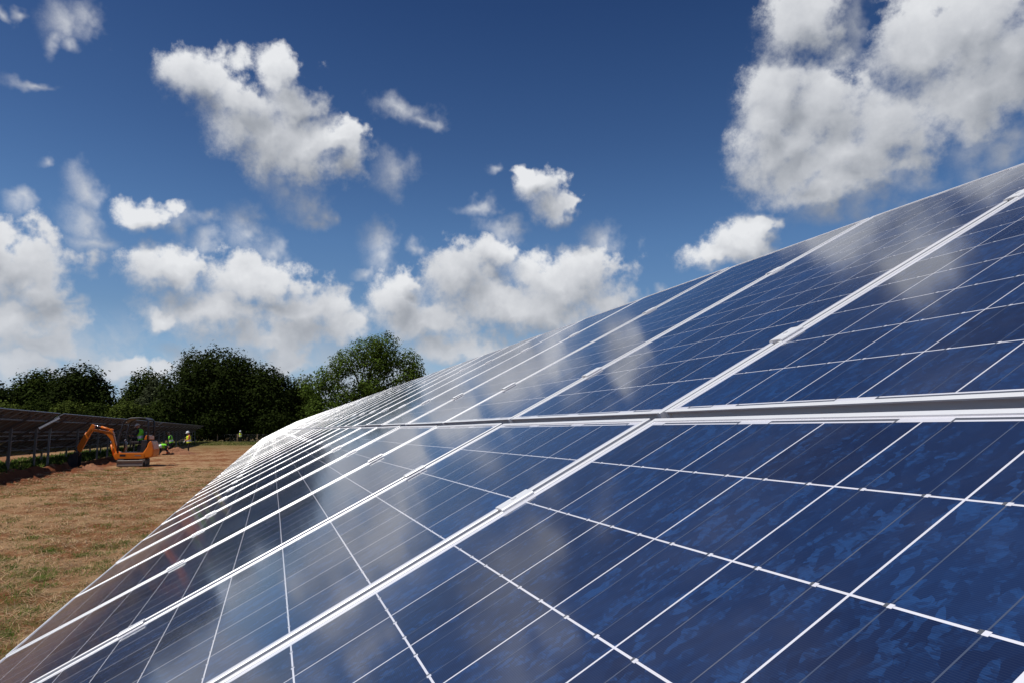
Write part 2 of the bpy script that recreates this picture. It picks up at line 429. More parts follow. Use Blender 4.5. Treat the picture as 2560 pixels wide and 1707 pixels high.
M['steel'] = worn('galvanised_steel', (0.27, 0.28, 0.30), 0.5, 0.75, amount=0.3, scale=6.0, dirt=(0.25, 0.22, 0.2))
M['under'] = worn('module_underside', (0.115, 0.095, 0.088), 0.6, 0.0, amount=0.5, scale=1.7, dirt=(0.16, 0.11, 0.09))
M['black'] = worn('black_plastic', (0.02, 0.02, 0.022), 0.5, 0.0, amount=0.25)
M['face'] = glass_over('module_glass_face', (0.012, 0.032, 0.10), 0.4)

# ------------------------------------------------------------------ ground
def gheight(x, y):
    """height of the field, numpy friendly"""
    x = np.asarray(x, dtype=float); y = np.asarray(y, dtype=float)
    z = 0.018 * np.sin(x * 1.7 + 0.6 * np.sin(y * 2.1)) * np.cos(y * 1.3 + 0.4) + 0.03 * np.sin(x * 0.31 + 1.0) * np.sin(y * 0.42)
    z = z + 0.012 * np.sin(x * 5.1 + 1.3 * np.cos(y * 3.3)) * np.sin(y * 4.7)
    # excavated strip in front of the far row, spoil heaped along its near side
    w = np.clip((x - 8) / 4, 0, 1) * np.clip((43 - x) / 2.0, 0, 1)
    z = z - w * 0.34 * np.exp(-((y - 9.95) / 0.42) ** 4)
    w2 = np.clip((x - 50) / 3, 0, 1) * np.clip((66 - x) / 3.0, 0, 1)
    z = z - w2 * 0.35 * np.exp(-((y - 9.3) / 0.4) ** 4)
    sp = w * (0.085 + 0.025 * np.sin(x * 1.9) + 0.02 * np.sin(x * 4.7 + 1) + 0.02 * np.sin(x * 9.1 + 2)) * np.exp(-((y - 8.9 - 0.12 * np.sin(x * 0.9)) / 0.42) ** 2)
    z = z + np.maximum(sp, 0)
    z = z + w * 0.13 * (1 + 0.5 * np.sin(x * 2.3 + 2)) * np.exp(-((y - 10.75) / 0.25) ** 2)
    return z
def gz(x, y): return float(gheight(x, y))

def make_ground_mat():
    m_, k, p = mat('stubble_field', (0.3, 0.2, 0.1), 0.95)
    geo = k.n('ShaderNodeNewGeometry')
    P = geo.outputs['Position']
    sx = k.n('ShaderNodeSeparateXYZ', inp={0: P})
    X, Y = sx.outputs[0], sx.outputs[1]
    big = k.noise(P, 0.35, 5.0, 0.6).outputs[0]
    mid = k.noise(P, 1.6, 6.0, 0.62).outputs[0]
    fine = k.noise(P, 14.0, 6.0, 0.7).outputs[0]
    st = k.vmath('MULTIPLY', P, (26.0, 60.0, 1.0)).outputs[0]
    straw1 = k.noise(st, 1.0, 5.0, 0.75, 1.5).outputs[0]
    soil = k.mixc(fine, (0.095, 0.032, 0.012), (0.31, 0.12, 0.045))
    straw = k.mixc(straw1, (0.24, 0.13, 0.055), (0.58, 0.39, 0.22))
    fs = k.sstep(k.math('ADD', k.math('MULTIPLY', big, 0.45), k.math('ADD', k.math('MULTIPLY', mid, 0.45), k.math('MULTIPLY', straw1, 0.30))), 0.545, 0.655)
    c = k.mixc(k.math('MULTIPLY', fs, 0.8), soil, straw)
    # bare red soil where the trench was dug
    wob = k.math('ADD', Y, k.math('MULTIPLY', k.math('SUBTRACT', mid, 0.5), 1.8))
    s1 = k.math('MULTIPLY', k.sstep(wob, 8.0, 8.7), k.math('SUBTRACT', 1.0, k.sstep(wob, 10.6, 11.1)))
    c = k.mixc(k.math('MULTIPLY', s1, k.math('SUBTRACT', 1.0, k.sstep(X, 60.0, 80.0))), c, k.mixc(fine, (0.09, 0.027, 0.011), (0.27, 0.085, 0.033)))
    # weeds: under the far row, a rough margin at the fence, scattered tufts
    wy = k.math('MULTIPLY', k.sstep(wob, 10.9, 11.5), k.math('SUBTRACT', 1.0, k.sstep(wob, 13.2, 14.0)))
    wx = k.sstep(k.math('ADD', X, k.math('MULTIPLY', k.math('ADD', big, mid), 34.0)), 84.0, 128.0)
    sc_ = k.math('MULTIPLY', k.sstep(k.noise(P, 0.9, 5.0, 0.65).outputs[0], 0.52, 0.66), 0.6)
    # more growth nearer the low edge of the near row
    near = k.math('MULTIPLY', k.math('SUBTRACT', 1.0, k.sstep(X, 7.0, 20.0)), k.math('SUBTRACT', 1.0, k.sstep(Y, 2.5, 5.0)))
    sc_ = k.math('MULTIPLY', sc_, k.math('ADD', 0.45, near))
    g = k.math('MAXIMUM', k.math('MAXIMUM', wy, k.math('MULTIPLY', wx, 0.75)), sc_)
    green = k.mixc(fine, (0.045, 0.060, 0.016), (0.16, 0.17, 0.05))
    c = k.mixc(k.math('MULTIPLY', g, k.sstep(fine, 0.25, 0.6)), c, green)
    k.t.links.new(c, p.inputs['Base Color'])
    h = k.math('ADD', k.math('MULTIPLY', fine, 0.5), k.math('MULTIPLY', straw1, 0.5))
    b = k.n('ShaderNodeBump', inp={'Height': h, 'Strength': 0.9, 'Distance': 0.05})
    k.t.links.new(b.outputs[0], p.inputs['Normal'])
    p.inputs['Specular IOR Level'].default_value = 0.15
    return m_
M['ground'] = make_ground_mat()

def make_ground():
    xs = np.concatenate([-np.geomspace(40, 2500, 14)[::-1], np.arange(-30, 0, 1.0), np.arange(0, 14, 0.09), np.arange(14, 66, 0.22), np.arange(66, 130, 1.2), np.geomspace(131, 3500, 16)])
    ys = np.concatenate([-np.geomspace(14, 2500, 16)[::-1], np.arange(-12, 0, 1.0), np.arange(0, 12, 0.085), np.arange(12, 16, 0.35), np.arange(16, 60, 3.0), np.geomspace(62, 2500, 14)])
    gx, gy = np.meshgrid(xs, ys, indexing='ij')
    z = gheight(gx, gy)
    fade = np.clip((300 - np.hypot(gx, gy)) / 100, 0, 1)
    z *= fade
    nx, ny = gx.shape
    # clods
    cl = RNG.normal(0, 1, gx.shape) * 0.009
    tr = np.exp(-((gy - 9.7) / 1.0) ** 4) * (gx < 68) * (gx > 8)
    z += cl * ((gx > 0) & (gx < 66) & (gy > 0) & (gy < 12)) * (1 + 3 * tr)
    v = np.stack([gx.ravel(), gy.ravel(), z.ravel()], 1)
    idx = np.arange(nx * ny).reshape(nx, ny)
    f = np.stack([idx[:-1, :-1].ravel(), idx[1:, :-1].ravel(), idx[1:, 1:].ravel(), idx[:-1, 1:].ravel()], 1)
    o = np_mesh('ground', v, f, M['ground'])
    o.data.polygons.foreach_set('use_smooth', np.ones(len(f), dtype=bool))
    tag(o, kind='structure')
make_ground()

def blades(name, n, region, length, width, mats, weights, lean, upright, cluster=None, kindlabel=None, near_pow=1.6):
    """many small blades or straws as one mesh"""
    x0, x1, y0, y1 = region
    u = RNG.random(n) ** near_pow
    x = x0 + (x1 - x0) * u
    y = y0 + (y1 - y0) * RNG.random(n)
    if cluster is not None:
        nc, spread = cluster
        cu = RNG.random(nc) ** near_pow
        cx = x0 + (x1 - x0) * cu; cy = y0 + (y1 - y0) * RNG.random(nc)
        pick = RNG.integers(0, nc, n)
        sz = RNG.uniform(0.4, 1.3, nc)[pick] * spread
        x = cx[pick] + RNG.normal(0, 1, n) * sz; y = cy[pick] + RNG.normal(0, 1, n) * sz * 0.8
    L = length[0] + (length[1] - length[0]) * RNG.random(n)
    wd = (width[0] + (width[1] - width[0]) * RNG.random(n)) * (1 + x / 9.0)
    a = RNG.random(n) * 2 * np.pi
    tilt = upright[0] + (upright[1] - upright[0]) * RNG.random(n)
    dx = np.cos(a) * np.cos(tilt); dy = np.sin(a) * np.cos(tilt); dz = np.sin(tilt)
    sx = -np.sin(a); sy = np.cos(a)
    # turn part of the blades broad side up
    z = gheight(x, y) + 0.004 + RNG.random(n) * 0.02 * (tilt < 0.4)
    p0 = np.stack([x, y, z], 1)
    side = np.stack([sx, sy, np.zeros(n)], 1) * wd[:, None] * 0.5
    d = np.stack([dx, dy, dz], 1) * L[:, None]
    bend = np.stack([dx * 0.35, dy * 0.35, -0.25 * dz], 1) * L[:, None] * lean
    v = np.stack([p0 - side, p0 + side, p0 + d * 0.55 + side * 0.8, p0 + d * 0.55 - side * 0.8, p0 + d + bend + side * 0.25, p0 + d + bend - side * 0.25], 1).reshape(-1, 3)
    b = np.arange(n)[:, None] * 6
    f = np.concatenate([b + np.array([[0, 1, 2, 3]]), b + np.array([[3, 2, 4, 5]])], 0)
    mi = RNG.choice(len(mats), n, p=weights)
    o = np_mesh(name, v, f, mats, fmi=np.concatenate([mi, mi]))
    return o

def leafy(name, col, trans=0.35, var=0.35, scale=3.0):
    m_, k, p = mat(name, col, 0.85)
    geo = k.n('ShaderNodeNewGeometry')
    n1 = k.noise(geo.outputs['Position'], scale, 3.0, 0.6).outputs[0]
    c = k.mixc(n1, tuple(v * (1 - var) for v in col), tuple(min(1, v * (1 + var)) for v in col))
    k.t.links.new(c, p.inputs['Base Color'])
    p.inputs['Specular IOR Level'].default_value = 0.06
    if trans:
        tr = k.n('ShaderNodeBsdfTranslucent'); k.t.links.new(c, tr.inputs[0])
        mx = k.n('ShaderNodeMixShader', inp={0: trans, 1: p.outputs[0], 2: tr.outputs[0]})
        out = [q for q in k.t.nodes if q.type == 'OUTPUT_MATERIAL'][0]
        k.t.links.new(mx.outputs[0], out.inputs[0])
    return m_
STRAW = [leafy('straw_pale', (0.62, 0.44, 0.26), 0.2), leafy('straw_gold', (0.40, 0.24, 0.12), 0.2), leafy('straw_grey', (0.24, 0.175, 0.12), 0.1)]
GRASS = [leafy('grass_green', (0.115, 0.17, 0.030), 0.4), leafy('grass_dark', (0.055, 0.085, 0.02), 0.4), leafy('grass_dry', (0.28, 0.24, 0.10), 0.3)]
o = blades('straw', 150000, (1.6, 34.0, 0.2, 9.0), (0.03, 0.17), (0.0016, 0.0036), STRAW, [0.40, 0.42, 0.18], 0.6, (-0.05, 0.45), cluster=(5200, 0.14), near_pow=1.9)
tag(o, 'cut straw and stubble lying loose over the red soil of the field', 'straw', kind='stuff')
o = blades('grass_tufts', 60000, (2.0, 36.0, 0.3, 8.6), (0.02, 0.075), (0.002, 0.0045), GRASS, [0.45, 0.2, 0.35], 0.9, (0.05, 1.2), cluster=(1500, 0.16), near_pow=1.7)
tag(o, 'small green grass tufts scattered between the straw', 'grass', kind='stuff')
o = blades('edge_grass', 26000, (1.8, 13.0, 0.9, 4.6), (0.02, 0.09), (0.002, 0.005), GRASS, [0.6, 0.2, 0.2], 0.9, (0.1, 1.2), cluster=(330, 0.13), near_pow=1.3)
tag(o, 'fresh green grass growing below the low edge of the near solar array', 'grass', kind='stuff')
o = blades('weeds', 30000, (10.0, 84.0, 11.2, 14.2), (0.12, 0.42), (0.006, 0.016), GRASS, [0.4, 0.5, 0.1], 0.9, (0.6, 1.5), cluster=(700, 0.35), near_pow=1.2)
tag(o, 'rank dark weeds growing under the far solar tables', 'weeds', kind='stuff')
o = blades('field_margin_grass', 26000, (88.0, 116.0, -2.0, 16.0), (0.06, 0.18), (0.006, 0.012), GRASS, [0.35, 0.15, 0.5], 0.9, (0.7, 1.5), cluster=(900, 0.5), near_pow=0.8)
tag(o, 'long olive grass along the wire fence at the field end', 'grass', kind='stuff')

# ------------------------------------------------------------------ solar module geometry
TAU = 0.4850
PITCH, GV, LEN, WID = 1.0244, 0.0321, 1.9498, 1.005
MGV = (LEN - 12 * CELL) / 2
CW = 0.1556                       # cell width, the rest of the pitch is backsheet
FR_H, LIP = 0.040, 0.0115

def frame_mesh():
    b = MB()
    hx, hy = WID / 2, LEN / 2
    t = LIP
    ch = 0.0015
    for s in (-1, 1):
        # long bars: both upper edges of the extrusion are chamfered
        x0, x1 = sorted((s * hx, s * (hx - t)))
        b.prism([(x0, -FR_H), (x0, -ch), (x0 + ch, 0), (x1 - ch, 0), (x1, -ch), (x1, -FR_H)], -hy, hy)
        # end bars: a thin lip over a web that is set back, closed by a flange at the foot
        b.box((0, s * (hy - t / 2), -0.0013), (WID - 2 * t, t, 0.0026))
        b.box((0, s * (hy - t + 0.001), -FR_H / 2), (WID - 2 * t, 0.002, FR_H - 0.0052))
        b.box((0, s * (hy - t / 2), -FR_H + 0.0013), (WID - 2 * t, t, 0.0026))
        # inner flange at the foot of the profile
        b.box((s * (hx - t - 0.0105), 0, -FR_H + 0.001), (0.021, LEN - 2 * t - 0.044, 0.002))
    return b.mesh('frame', M['alu'])
def lam_mesh(mats):
    b = MB()
    b.box((0, 0, -0.0026 - 0.0025), (WID - 2 * LIP, LEN - 2 * LIP, 0.005), 0)
    b.box((0, LEN * 0.36, -0.0175), (0.12, 0.10, 0.019), 1)      # junction box on the back
    return b.mesh('laminate', mats)
def cell_centres():
    out = []
    for j in range(12):
        for i in range(6):
            out.append(((i - 2.5) * CELL, (j - 5.5) * CELL))
    return out
ZL = -0.0026
def cell_mesh(cx, cy):
    b = MB(); b.box((cx, cy, ZL - 0.00015), (CW, CW, 0.0005)); return b.mesh('cell', M['cell'])
def cells_mesh():
    b = MB()
    for cx, cy in cell_centres(): b.box((cx, cy, ZL - 0.00015), (CW, CW, 0.0005))
    return b.mesh('cells', M['cell'])
def bus_mesh():
    b = MB(); z = ZL + 0.0001
    for i in range(6):
        for s in (-0.039, 0.039):
            x = (i - 2.5) * CELL + s
            b.box((x, 0, z), (0.0015, 12 * CELL - 0.004, 0.0002), 0)
            for j in range(13):      # solder tabs where the ribbon dives to the next cell
                y = (j - 6) * CELL
                if 0 < j < 12:
                    b.box((x + 0.0012, y, z + 0.00005), (0.0050, 0.0055, 0.0003), 2)
                    b.box((x - 0.0032, y, z + 0.00005), (0.0035, 0.0050, 0.0003), 1)
    for e in (-1, 1):
        ye = e * (6 * CELL + 0.0055)
        for (a, c) in (((-2.75, -1.25), (-0.75, 0.75), (1.25, 2.75)) if e > 0 else ((-2.75, -2.25), (-1.75, -0.25), (0.25, 1.75), (2.25, 2.75))):
            b.box(((a + c) / 2 * CELL, ye, z), ((c - a) * CELL, 0.0052, 0.0002), 1)
            for q in (a, c):
                b.box((q * CELL, ye - e * 0.003, z), (0.003, 0.011, 0.0003), 1)
    return b.mesh('busbar', [M['busbar'], M['ribbon'], M['backsheet']])
ME_FRAME, ME_LAM, ME_CELLS, ME_BUS = frame_mesh(), lam_mesh([M['backsheet'], M['black']]), cells_mesh(), bus_mesh()
ME_CELL = [cell_mesh(*c) for c in cell_centres()]
NRM = Vector((0, math.sin(TAU), math.cos(TAU)))
UPV = Vector((0, -math.cos(TAU), math.sin(TAU)))
ROTM = Matrix(((-1, 0, 0), tuple(UPV), tuple(NRM))).transposed()
ZG = 1.83
def axes(tau):
    nr = Vector((0, math.sin(tau), math.cos(tau))); up = Vector((0, -math.cos(tau), math.sin(tau)))
    return up, nr, Matrix(((-1, 0, 0), tuple(up), tuple(nr))).transposed()
def on_plane(u, v, n=0.0, z0=ZG, y0=0.0, sl=0.0, tau=TAU):
    up, nr, _ = axes(tau)
    return Vector((u, y0, z0 + sl * u)) + up * v + nr * n

# ------------------------------------------------------------------ near row: one long rack carrying its modules
near = empty('solar_array', (0, 0, 0))
tag(near, 'long sloping solar array of blue framed panels filling the foreground', 'solar array')
J0, J1 = -3, 78
def small_tilt(): return Matrix.Rotation(RNG.normal(0, 0.0022), 3, 'X') @ Matrix.Rotation(RNG.normal(0, 0.0026), 3, 'Y')
for row in (-1, 1):
    for j in range(J0, J1):
        c = on_plane((j + 0.5) * PITCH + (0.0106 if row > 0 else 0), row * (GV + LEN) / 2)
        A = (ROTM @ small_tilt()).to_4x4(); A.translation = c
        pan = link_mesh('solar_panel', ME_LAM, near, A)
        link_mesh('frame', ME_FRAME, pan)
        link_mesh('busbar', ME_BUS, pan)
        seed = RNG.random() * 90
        if j in (-1, 0):
            for me in ME_CELL:
                link_mesh('cell', me, pan)['seed'] = seed
        else:
            g = link_mesh('cell', ME_CELLS, pan); g['seed'] = seed; g['kind'] = 'stuff'

def clamp_mesh():
    b = MB()
    b.prism([(-.021, .0006), (-.021, .0030), (-.0185, .0055), (.0185, .0055), (.021, .0030), (.021, .0006)], -.036, .036); b.box((0, 0, -0.016), (0.012, 0.072, 0.034))
    b.tube([(0, 0, 0.005), (0, 0, 0.0085)], 0.0058, 6, smooth=False)
    return b.mesh('clamp', M['alu'])
ME_CLAMP = clamp_mesh()
farclamp = MB()
for j in range(J0, J1 + 1):
    for v in (-1.30, -0.365, 0.40, 1.34):
        u = j * PITCH + (0.0106 if v > 0 else 0)
        if j < 60:
            A = ROTM.to_4x4(); A.translation = on_plane(u, v + RNG.normal(0, 0.006))
            link_mesh('clamp', ME_CLAMP, near, A)
        else:
            farclamp.box(on_plane(u, v, 0.003), (0.046, 0.060, 0.005), 0, ROTM)
farclamp.build('clamp', M['alu'], near)['kind'] = 'stuff'

def purlins(par, u0, u1, vs, name='purlin', **k):
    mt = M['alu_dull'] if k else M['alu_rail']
    for v in vs:
        b = MB(); b.box((0, 0, 0), (u1 - u0, 0.045, 0.06))
        RT = axes(k.get('tau', TAU))[2]
        A = RT.to_4x4(); A.translation = on_plane((u0 + u1) / 2, v, -FR_H - 0.032, **k)
        if k.get('sl'):
            A = Matrix.Translation(A.translation) @ (Matrix.Rotation(-math.atan(k['sl']), 3, 'Y') @ RT).to_4x4()
        b.build(name, mt, par, matrix=A)
purlins(near, J0 * PITCH, J1 * PITCH, (-1.30, -0.365, 0.40, 1.34))
def supports(par, us, vf=0.90, vb=-1.05, gtop=0.0, **k):
    """rafter, tall rear post, short front post and brace at each station"""
    for u in us:
        n = -FR_H - 0.064 - 0.045
        spare = abs(u - 36.74) < 0.01      # short rafter end in the table gap, in paler metal to look sunlit
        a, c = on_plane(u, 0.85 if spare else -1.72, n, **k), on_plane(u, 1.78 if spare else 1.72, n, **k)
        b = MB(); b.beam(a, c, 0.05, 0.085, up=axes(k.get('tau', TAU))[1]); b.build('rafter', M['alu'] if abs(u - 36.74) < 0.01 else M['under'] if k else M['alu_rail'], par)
        for v in (vf, vb):
            if spare: continue
            t = on_plane(u, v, n - 0.02, **k)
            zg = gz(u, t.y) - 0.3
            b = MB()       # sigma profile driven into the ground
            x = u + 0.05
            b.box((x, t.y, (t.z + zg) / 2), (0.006, 0.10, t.z - zg))
            b.box((x + 0.022, t.y - 0.047, (t.z + zg) / 2), (0.038, 0.006, t.z - zg))
            b.box((x + 0.022, t.y + 0.047, (t.z + zg) / 2), (0.038, 0.006, t.z - zg))
            b.build('post', M['steel'], par)
        if spare: continue
        t = on_plane(u, vb, n, **k); s = on_plane(u, vf, n, **k)
        b = MB(); b.beam((u + 0.1, s.y, 0.75), (u + 0.1, (s.y * 0.25 + t.y * 0.75), (s.z * 0.25 + t.z * 0.75) - 0.04), 0.03, 0.03)
        b.build('brace', M['steel'], par)
supports(near, [u for u in np.arange(-2.0, 78, 3.3)])

# ------------------------------------------------------------------ far rows, seen from behind
YT = 10.2
TAUF = R(32.0)
Y0F = YT + math.cos(TAUF) * (GV / 2 + LEN)
KF = dict(y0=Y0F, z0=2.675 - math.sin(TAUF) * (GV / 2 + LEN), sl=-0.0022, tau=TAUF)
ROTF = axes(TAUF)[2]
ME_LAMF = lam_mesh([M['under'], M['black']])
def fmod_mesh():
    b = MB()
    hx, hy = WID / 2, LEN / 2
    for s in (-1, 1):
        b.box((s * (hx - LIP / 2), 0, -FR_H / 2), (LIP, LEN, FR_H), 0)
        b.box((0, s * (hy - LIP / 2), -FR_H / 2), (WID - 2 * LIP, LIP, FR_H), 0)
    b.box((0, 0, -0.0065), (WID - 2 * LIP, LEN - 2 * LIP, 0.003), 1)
    b.box((0, 0, -0.0035), (WID - 2 * LIP, LEN - 2 * LIP, 0.0028), 2)
    b.box((0, LEN * 0.36, -0.0185), (0.14, 0.12, 0.02), 3)
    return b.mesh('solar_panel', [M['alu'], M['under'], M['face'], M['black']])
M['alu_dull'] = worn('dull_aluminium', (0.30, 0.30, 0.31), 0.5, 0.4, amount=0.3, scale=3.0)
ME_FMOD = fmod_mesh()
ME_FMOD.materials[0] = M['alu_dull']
def far_table(u0, n, posts, label):
    root = empty('solar_table', (0, 0, 0))
    tag(root, label, 'solar array', 'solar tables of the left row seen from behind')
    tilt = Matrix.Rotation(math.atan(0.0022), 3, 'Y')
    for row in (-1, 1):
        for j in range(n):
            A = (tilt @ ROTF @ small_tilt()).to_4x4()
            A.translation = on_plane(u0 + (j + 0.5) * 1.018, row * (GV + LEN) / 2, **KF)
            link_mesh('solar_panel', ME_FMOD, root, A)
    purlins(root, u0 - 0.12, u0 + n * 1.018 + 0.12, (-1.30, -0.365, 0.40, 1.34), **KF)
    supports(root, posts, **KF)
    return root
far_table(4.9, 31, [6.0, 9.4, 12.8, 16.2, 19.6, 23.0, 26.4, 29.6, 32.8, 36.1, 36.74], 'nearest left solar table seen from behind, cut by the left picture edge')
far_table(37.05, 31, [38.2, 43.4, 48.3, 51.2, 54.2, 57.4, 60.6, 63.8, 67.2], 'middle left solar table seen from behind, standing behind the orange digger')
far_table(69.1, 40, list(np.arange(70.0, 109, 3.3)), 'farthest left solar table, running from the digger back to the trees')

# ------------------------------------------------------------------ placing by bearing
def bearing(px):
    """azimuth (radians) of a column of the 2560-wide photograph at the horizon"""
    d = _F + _Rt * ((px - 1280) / 1734.7) - _U * ((1074 - 853.5) / 1734.7)
    return math.atan2(d.y, d.x)
def spot(px, dist):
    a = bearing(px)
    return CAM.x + dist * math.cos(a), CAM.y + dist * math.sin(a)
def height_at(px, py, dist):
    """height above the field of a point seen at (px, py), horizontal distance dist"""
    d = _F + _Rt * ((px - 1280) / 1734.7) - _U * ((py - 853.5) / 1734.7)
    return CAM.z + dist * d.z / math.hypot(d.x, d.y)

# ------------------------------------------------------------------ trees
BARK = worn('bark', (0.085, 0.065, 0.048), 0.9, amount=0.3, scale=2.0, bump=0.5)
def leaf_mats(tone):
    base = {'dark': (0.019, 0.029, 0.004), 'mid': (0.032, 0.048, 0.007), 'olive': (0.064, 0.085, 0.014), 'grey': (0.056, 0.068, 0.032), 'bright': (0.075, 0.115, 0.018)}[tone]
    k = 'leaf_' + tone
    if k not in M:
        M[k] = [leafy(k + '_a', base, 0.22, 0.35, 0.6), leafy(k + '_b', tuple(v * 0.62 for v in base), 0.18, 0.3, 0.8), leafy(k + '_c', tuple(v * 1.5 for v in base), 0.28, 0.3, 0.7)]
    return M[k]

def crown_mesh(lobes, n, size, rng):
    n = int(n * 2.3); size = size * 0.66
    """leaf sprays spread through a set of ellipsoid lobes, thick at their shells"""
    vol = np.array([l[3] * l[4] * l[5] for l in lobes]) ** 0.75
    pick = rng.choice(len(lobes), n, p=vol / vol.sum())
    L = np.array(lobes)[pick]
    d = rng.normal(0, 1, (n, 3)); d /= np.linalg.norm(d, axis=1)[:, None]
    r = rng.random(n) ** 0.42
    # clumping: push towards the centres of small sub-clusters on each lobe
    nc = 60
    cd = rng.normal(0, 1, (len(lobes), nc, 3)); cd /= np.linalg.norm(cd, axis=2)[:, :, None]
    cr = rng.uniform(0.55, 1.0, (len(lobes), nc))
    ci = rng.integers(0, nc, n)
    c0 = cd[pick, ci] * cr[pick, ci][:, None]
    sp = rng.normal(0, 1, (n, 3)) * 0.14 * (L[:, 5:6] ** -0.35) * 1.3
    loose = rng.random(n) < 0.36
    q = np.where(loose[:, None], d * r[:, None], c0 + sp)
    ctr = L[:, :3] + q * L[:, 3:6]
    keep = ctr[:, 2] > 0.15
    ctr = ctr[keep]; q = q[keep]; n = len(ctr)
    nrm = q / (np.linalg.norm(q, axis=1)[:, None] + 1e-6) + rng.normal(0, 0.55, (n, 3)) + np.array([0, 0, 0.45])
    nrm /= np.linalg.norm(nrm, axis=1)[:, None]
    t = np.cross(nrm, rng.normal(0, 1, (n, 3))); t /= np.linalg.norm(t, axis=1)[:, None] + 1e-9
    b = np.cross(nrm, t)
    s = size * rng.uniform(0.5, 1.25, n)[:, None]
    w = s * rng.uniform(0.5, 0.9, n)[:, None]
    dr = nrm * s * 0.3
    v = np.stack([ctr - t * s, ctr - b * w + dr, ctr + t * s * 0.9, ctr + b * w - dr * 0.4], 1).reshape(-1, 3)
    f = np.arange(n * 4).reshape(n, 4)
    return v, f, rng.choice(3, n, p=[0.5, 0.27, 0.23])

def tree(name, px0, px1, ytop, dist, tone, label, cat='tree', group='trees along the far edge of the field', n=9000, size=0.34, lobes=None, base=0.12, open_=False, seed=1, trunk=True, squash=1.0):
    rng = np.random.default_rng(seed)
    pc = (px0 + px1) / 2
    x, y = spot(pc, dist)
    a = bearing(pc)
    H = height_at(pc, ytop, dist)
    xa, ya = spot(px0, dist); xb, yb = spot(px1, dist)
    Wd = math.hypot(xa - xb, ya - yb)
    root = empty(name, (x, y, gz(x, y) - 0.05), a)       # local +x points away from the camera, +y to the left
    tag(root, label, cat, group)
    if lobes is None:
        lobes = []
        nl = 9 if not open_ else 11
        for i in range(nl):
            f = (i + 0.5) / nl * 2 - 1
            yy = -f * Wd * 0.36
            zc = H * (0.56 - 0.16 * f * f) + rng.normal(0, H * 0.04)
            rr = Wd * rng.uniform(0.20, 0.28)
            lobes.append((rng.normal(0, Wd * 0.10), yy, zc, rr * 1.15, rr, min(H - zc, rr * 1.25)))
        lobes.append((0, rng.normal(0, Wd * 0.06), H * 0.74, Wd * 0.25, Wd * 0.25, H * 0.26))
        lobes.append((0, Wd * 0.16, H * 0.66, Wd * 0.22, Wd * 0.2, H * 0.26))
        lobes.append((0, -Wd * 0.17, H * 0.64, Wd * 0.22, Wd * 0.2, H * 0.25))
        if not open_:
            for q in range(4):
                lobes.append((0, 0, H * 0.50, Wd * 0.38, Wd * 0.45, H * 0.455))
            for i in range(5):
                lobes.append((rng.normal(0, Wd * 0.08), (i - 2) * Wd * 0.19, H * (base + 0.2), Wd * 0.18, Wd * 0.17, H * 0.24))
            lobes.append((0, 0, H * 0.42, Wd * 0.3, Wd * 0.36, H * 0.34))
    else:
        lobes = [(lx, -ly * Wd, lz * H, rx * Wd, ry * Wd, rz * H) for lx, ly, lz, rx, ry, rz in lobes]
    v, f, mi = crown_mesh(lobes, n, size, rng)
    np_mesh('crown', v, f, leaf_mats(tone), root, mi)
    if trunk:
        b = MB()
        hr = max(0.16, H * 0.022)
        top = H * 0.5
        pts = [(0, 0, -0.3), (0.05, 0.06, H * 0.14), (-0.1, -0.1, H * 0.3), (0.1, 0.05, top)]
        b.tube(pts, [hr * 1.35, hr, hr * 0.85, hr * 0.5], 9)
        for i, lb in enumerate(lobes):
            st = Vector((0, 0, H * rng.uniform(0.2, 0.42)))
            en = Vector(lb[:3]) + Vector((0, 0, lb[5] * 0.45))
            md = st.lerp(en, 0.5) + Vector(tuple(rng.normal(0, Wd * 0.015, 3))) + Vector((0, 0, -H * 0.02))
            b.tube([st, md, en], [hr * 0.5, hr * 0.32, hr * 0.1], 6)
            for q in range(4 if open_ else 2):
                e2 = Vector(lb[:3]) + Vector(tuple(np.clip(rng.normal(0, 0.45, 3), -0.7, 0.7) * np.array(lb[3:6])))
                b.tube([md.lerp(en, rng.uniform(0.2, 0.8)), (md + e2) / 2 + Vector((0, 0, 0.2)), e2], [hr * 0.2, hr * 0.13, hr * 0.05], 5)
        b.build('trunk', BARK, root)
    return root

tree('broadleaf_tree', -330, -120, 905, 128, 'dark', 'dark rounded tree beyond the left picture edge', seed=2, n=5200, size=0.42)
tree('broadleaf_tree', -150, 75, 945, 124, 'dark', 'low dark tree at the left picture edge', seed=3, n=7000)
tree('broadleaf_tree', 0, 180, 915, 128, 'mid', 'rounded tree, second from the left edge, joined to its taller right neighbour', seed=4, n=9000)
tree('broadleaf_tree', 98, 288, 902, 124, 'dark', 'dome shaped tree with a steep right side above the small cloud gap', seed=5, n=10000)
tree('broadleaf_tree', 284, 428, 914, 138, 'mid', 'small tree in the dip between the two big dark trees', seed=6, n=7000)
tree('broadleaf_tree', 335, 450, 932, 130, 'grey', 'greyish loose tree in front of the dip left of the biggest dark tree', seed=7, n=6000, open_=True)
tree('broadleaf_tree', 415, 555, 862, 140, 'grey', 'grey green thin topped tree rising behind the left shoulder of the biggest dark tree', seed=8, n=6500, open_=True, size=0.28)
tree('broadleaf_tree', 396, 688, 864, 122, 'dark', 'biggest dark tree, broad dome in the middle of the row', seed=9, n=17000)
tree('broadleaf_tree', 575, 752, 905, 119, 'dark', 'dark tree making the right shoulder of the biggest dome', seed=10, n=10000)
tree('broadleaf_tree', 684, 806, 930, 121, 'olive', 'slim olive tree between the dark dome and the tall ash', seed=12, n=6500, open_=True, size=0.27)
